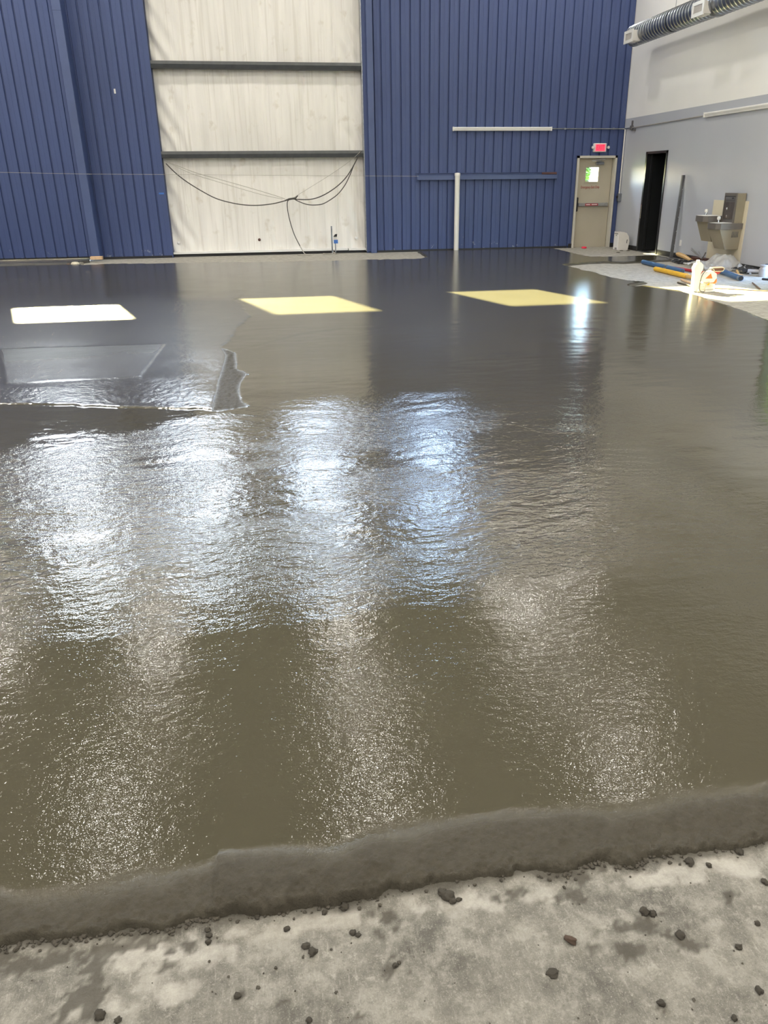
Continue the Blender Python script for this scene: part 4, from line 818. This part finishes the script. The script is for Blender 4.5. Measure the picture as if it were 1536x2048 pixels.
# cut-off saw
t = thing('cutoff_saw', 'white and orange power cutting saw standing in the sunlit patch', 'saw', (6.37, 10.95, 0))
Y0 = 10.95
MB().lathe([(.125, .0), (.13, .01), (.118, .03), (.13, .05), (.118, .07), (.13, .09), (.118, .11), (.125, .13), (.10, .14)], (6.425, Y0+.02, 0), 22).build('ribbed_base', PVC, t, True)
MB().box((6.36, Y0-.11, .12), (6.525, Y0+.10, .20), .02).build('engine_body', ORANGE, t)
cv = MB().prism([(6.28, .16), (6.34, .14), (6.44, .15), (6.48, .21), (6.47, .27), (6.40, .31), (6.32, .29), (6.27, .23)], 'y', Y0-.15, Y0-.03).build('engine_cover', PVC, t)
MB().prism([(6.30, .205), (6.41, .205), (6.375, .275)], 'y', Y0-.157, Y0-.148).build('orange_panel', ORANGE, cv)
MB().prism([(6.20, .02), (6.27, .0), (6.30, .10), (6.28, .24), (6.315, .33), (6.31, .385), (6.265, .425), (6.20, .40), (6.172, .34), (6.19, .28)], 'y', Y0-.03, Y0+.05).build('blade_guard', PVC, t)
MB().lathe([(.025, .41), (.027, .44), (.02, .455), (.0, .458)], (6.235, Y0, 0), 12).build('cap', PVC, t, True)
MB().tube(smooth_path([(6.30, Y0-.17, .02), (6.24, Y0-.17, .03), (6.215, Y0-.17, .08), (6.22, Y0-.17, .20), (6.245, Y0-.17, .28), (6.30, Y0-.16, .325), (6.38, Y0-.13, .335), (6.46, Y0-.08, .32), (6.49, Y0-.06, .25)]), .0075, 8).build('front_handle', FDARK, t, True)
MB().tube(smooth_path([(6.35, Y0-.19, .16), (6.30, Y0-.20, .13), (6.285, Y0-.20, .07), (6.30, Y0-.18, .03)]), .007, 8).build('water_hose', CABLE_L, t, True)
MB().lathe([(.022, -.02), (.022, .0)], (6.335, Y0-.17, .135), 12, 'y').build('fuel_cap', YELLOW, t, True)
rh = MB().prism([(6.44, .285), (6.62, .275), (6.65, .29), (6.655, .325), (6.64, .345), (6.46, .345)], 'y', Y0-.02, Y0+.04).build('rear_handle', BROWN, t)
MB().tube(smooth_path([(6.46, Y0-.026, .338), (6.56, Y0-.026, .340), (6.64, Y0-.026, .337), (6.65, Y0-.026, .312), (6.63, Y0-.026, .292), (6.54, Y0-.026, .290), (6.47, Y0-.026, .292)]), .006, 6).build('handle_rim', CABLE_L, rh, True)
MB().prism([(6.50, .29), (6.63, .28), (6.60, .25), (6.54, .235), (6.49, .25)], 'y', Y0-.0, Y0+.03).build('trigger_guard', RED, rh)
MB().tube([(6.49, Y0, .20), (6.51, Y0-.02, .235), (6.535, Y0-.02, .225)], [.02, .024, .012], 8).build('exhaust', STEEL, t, True)
# ================================================================ LEFT FOOT OF THE WALL
tag(MB().box((-3.80, 18.42, .06), (-3.55, 18.56, .125), .006).build('wood_block', WOODB), 'short pale wood block lying at the foot of the blue corner trim', 'wood')
for k, (x, y, s) in enumerate(((-4.02, 17.95, .09), (-4.15, 17.93, .05), (-3.93, 18.05, .07))):
    tag(MB().lathe([(s*.9, 0), (s, s*.3), (s*.7, s*.7), (0, s*.8)], (x, y, .0), 7).build('broken_stone', (BEIGE_PL, CLOD_B, SLAB)[k]), ('pale broken stone at the crumbled end of the curb', 'small brown stone left of the pale broken stone by the curb', 'grey broken lump between the pale stone and the wood block')[k], 'stone')
# ================================================================ FOREGROUND CLODS AND CRUMBS
def clod_mesh(seed, sub=3):
    import bmesh
    bm = bmesh.new(); bmesh.ops.create_icosphere(bm, subdivisions=sub, radius=1.0); r_ = random.Random(seed)
    P = np.array([v.co[:] for v in bm.verts]); k = r_.random()*50
    nz = fbm(P[:, 0]*1.6+k, P[:, 1]*1.6+P[:, 2]*2.3, 3, seed)
    n2 = fbm(P[:, 0]*5+k, P[:, 1]*5+P[:, 2]*6.3, 3, seed+40)
    for v, q, q2 in zip(bm.verts, nz, n2): v.co *= 1+.55*q+.22*q2; v.co.z = max(v.co.z*.62+.30, -.06)
    me = bpy.data.meshes.new('concrete_clod'); bm.to_mesh(me); bm.free()
    me.polygons.foreach_set('use_smooth', [True]*len(me.polygons)); return me
CM = [clod_mesh(s) for s in range(7)]
for m in CM: m.materials.append(CLOD)
stone_me = clod_mesh(20); stone_me.materials.append(CLOD_B)
special = {(0.553, 1.117): 'reddish brown stone lying on the pale foreground slab, centre right', (-0.448, 1.12): 'largest dark clod at the bottom left, beside the dark wet stain',
  (0.299, 1.284): 'big rough clod of wet concrete just below the poured edge', (0.31, 1.274): 'rough clod touching the big clod just below the poured edge', (0.745, 1.158): 'rounded damp clod on the right of the slab, upper one of a pair',
  (0.761, 1.148): 'damp clod on the right of the slab, lower one of a pair', (0.917, 1.27): 'dark clod close under the poured edge at the right', (1.055, 1.277): 'round clod under the poured edge near the right border',
  (-0.027, 1.204): 'dark clod in the left middle of the slab, upper of a close pair', (-0.014, 1.187): 'dark clod in the left middle of the slab, lower of a close pair', (0.078, 1.219): 'small dark clod right of the close pair in the slab middle', (0.486, 1.052): 'flat damp blob of concrete on the slab below the brown stone'}
def clod_place(x, y):
    e = np.interp(x, fx, fy) - y
    row = 'just under the poured edge' if e < .035 else ('on the upper slab' if e < .12 else ('in the middle of the slab' if e < .24 else 'near the bottom border'))
    u = (x+.70)/(1.75); col = ['at the far left', 'at the left', 'left of centre', 'in the centre', 'right of centre', 'at the right', 'at the far right'][min(6, max(0, int(u*7)))]
    return row + ' ' + col
small = []
for x, y, s in CLODS:
    key = (x, y)
    if s < .0055: small.append((x, y, s)); continue
    brown = key == (0.553, 1.117); o = link('brown_stone' if brown else 'concrete_clod', stone_me if brown else random.choice(CM))
    fl_ = .35 if key == (0.486, 1.052) else 1
    o.location = (x, y, .0); o.scale = (s*random.uniform(.85, 1.15)*(1.35 if brown else 1), s*random.uniform(.85, 1.15)*(.75 if brown else 1), s*.95*fl_); o.rotation_euler = (0, 0, -.9 if brown else random.random()*6.28)
    if key in special: tag(o, special[key], 'stone' if brown else 'clod', None if brown else 'concrete clods on the foreground slab')
    else: tag(o, 'small dark clod ' + clod_place(x, y), 'clod', 'concrete clods on the foreground slab')
cr = MB(); r_ = random.Random(9); cs = [clod_mesh(s, 2) for s in (31, 32, 33)]; shapes = [([v.co.copy() for v in m.vertices], [tuple(p.vertices) for p in m.polygons]) for m in cs]
spots = list(small)
for k in range(190):
    i = r_.randrange(len(FRONT)-1); s = r_.random(); x = FRONT[i][0]*(1-s)+FRONT[i+1][0]*s; y = FRONT[i][1]*(1-s)+FRONT[i+1][1]*s
    spots.append((x, y-abs(r_.gauss(0, .010)), r_.uniform(.0015, .0055)))
for k in range(110):
    x = r_.uniform(-.70, -.22) if k % 3 else r_.uniform(.6, .85); spots.append((x, np.interp(x, fx, fy) - abs(r_.gauss(0, .008)) + .004, r_.uniform(.003, .0075)))
for k in range(70): spots.append((r_.uniform(-.65, 1.1), r_.uniform(.85, 1.27), r_.uniform(.001, .0026)))
for x, y, s in spots:
    R = Matrix.Rotation(r_.random()*6.28, 3, 'Z') @ Matrix.Diagonal((1, r_.uniform(.6, 1), r_.uniform(.6, 1))); base, faces = r_.choice(shapes); cr.add([Vector((x, y, 0)) + (R@v)*s for v in base], faces)
tag(cr.build('concrete_crumbs', CRUMB, None, True), 'fine dark crumbs of concrete scattered along the poured edge', 'crumbs', kind='stuff')
# ================================================================ HIGH BAY LAMPS (above the frame; they light the hall and glint in the wet floor)
lz = 7.45
t = thing('high_bay_lamp', 'round high bay lamp hung above the frame, in a set with lamps added to light the walls', 'lamp', (0, 0, 0), 'high bay lamps under the roof')
MB().lathe([(.21, 0), (.22, .02), (.20, .06), (.11, .10), (.09, .20), (.0, .21)], (0, 0, 0), 22).build('housing', FDARK, t, True)
MB().lathe([(.19, -.004), (.0, -.012)], (0, 0, 0), 22, 'z', False).build('lens', LAMPM, t, True)
MB().tube([(0, 0, .20), (0, 0, CEIL-lz)], .01, 6).build('hanger', GALV, t)
lens2 = bpy.data.objects['lens'].data.copy(); lens2.materials[0] = LAMPD
first = True
for x, y in [(x, y) for y in (13.9, 9.4, 5.0, .6, -4.0) for x in (-11, -7.0, -2.95, 1.1, 5.2)] + [(x, 17.0) for x in (-7.0, -2.95, 1.1, 5.2, 7.4)] + [(7.6, 5.0), (7.6, .6)]:  # row along the back wall and pair at right are added to brighten walls
    if True:
        o = t if first else copy_tree(t); first = False; o.location = (x, y, lz)
        if y > 9 and -4 < x < 8:
            for c in o.children:
                if c.name.startswith('lens'): c.data = lens2
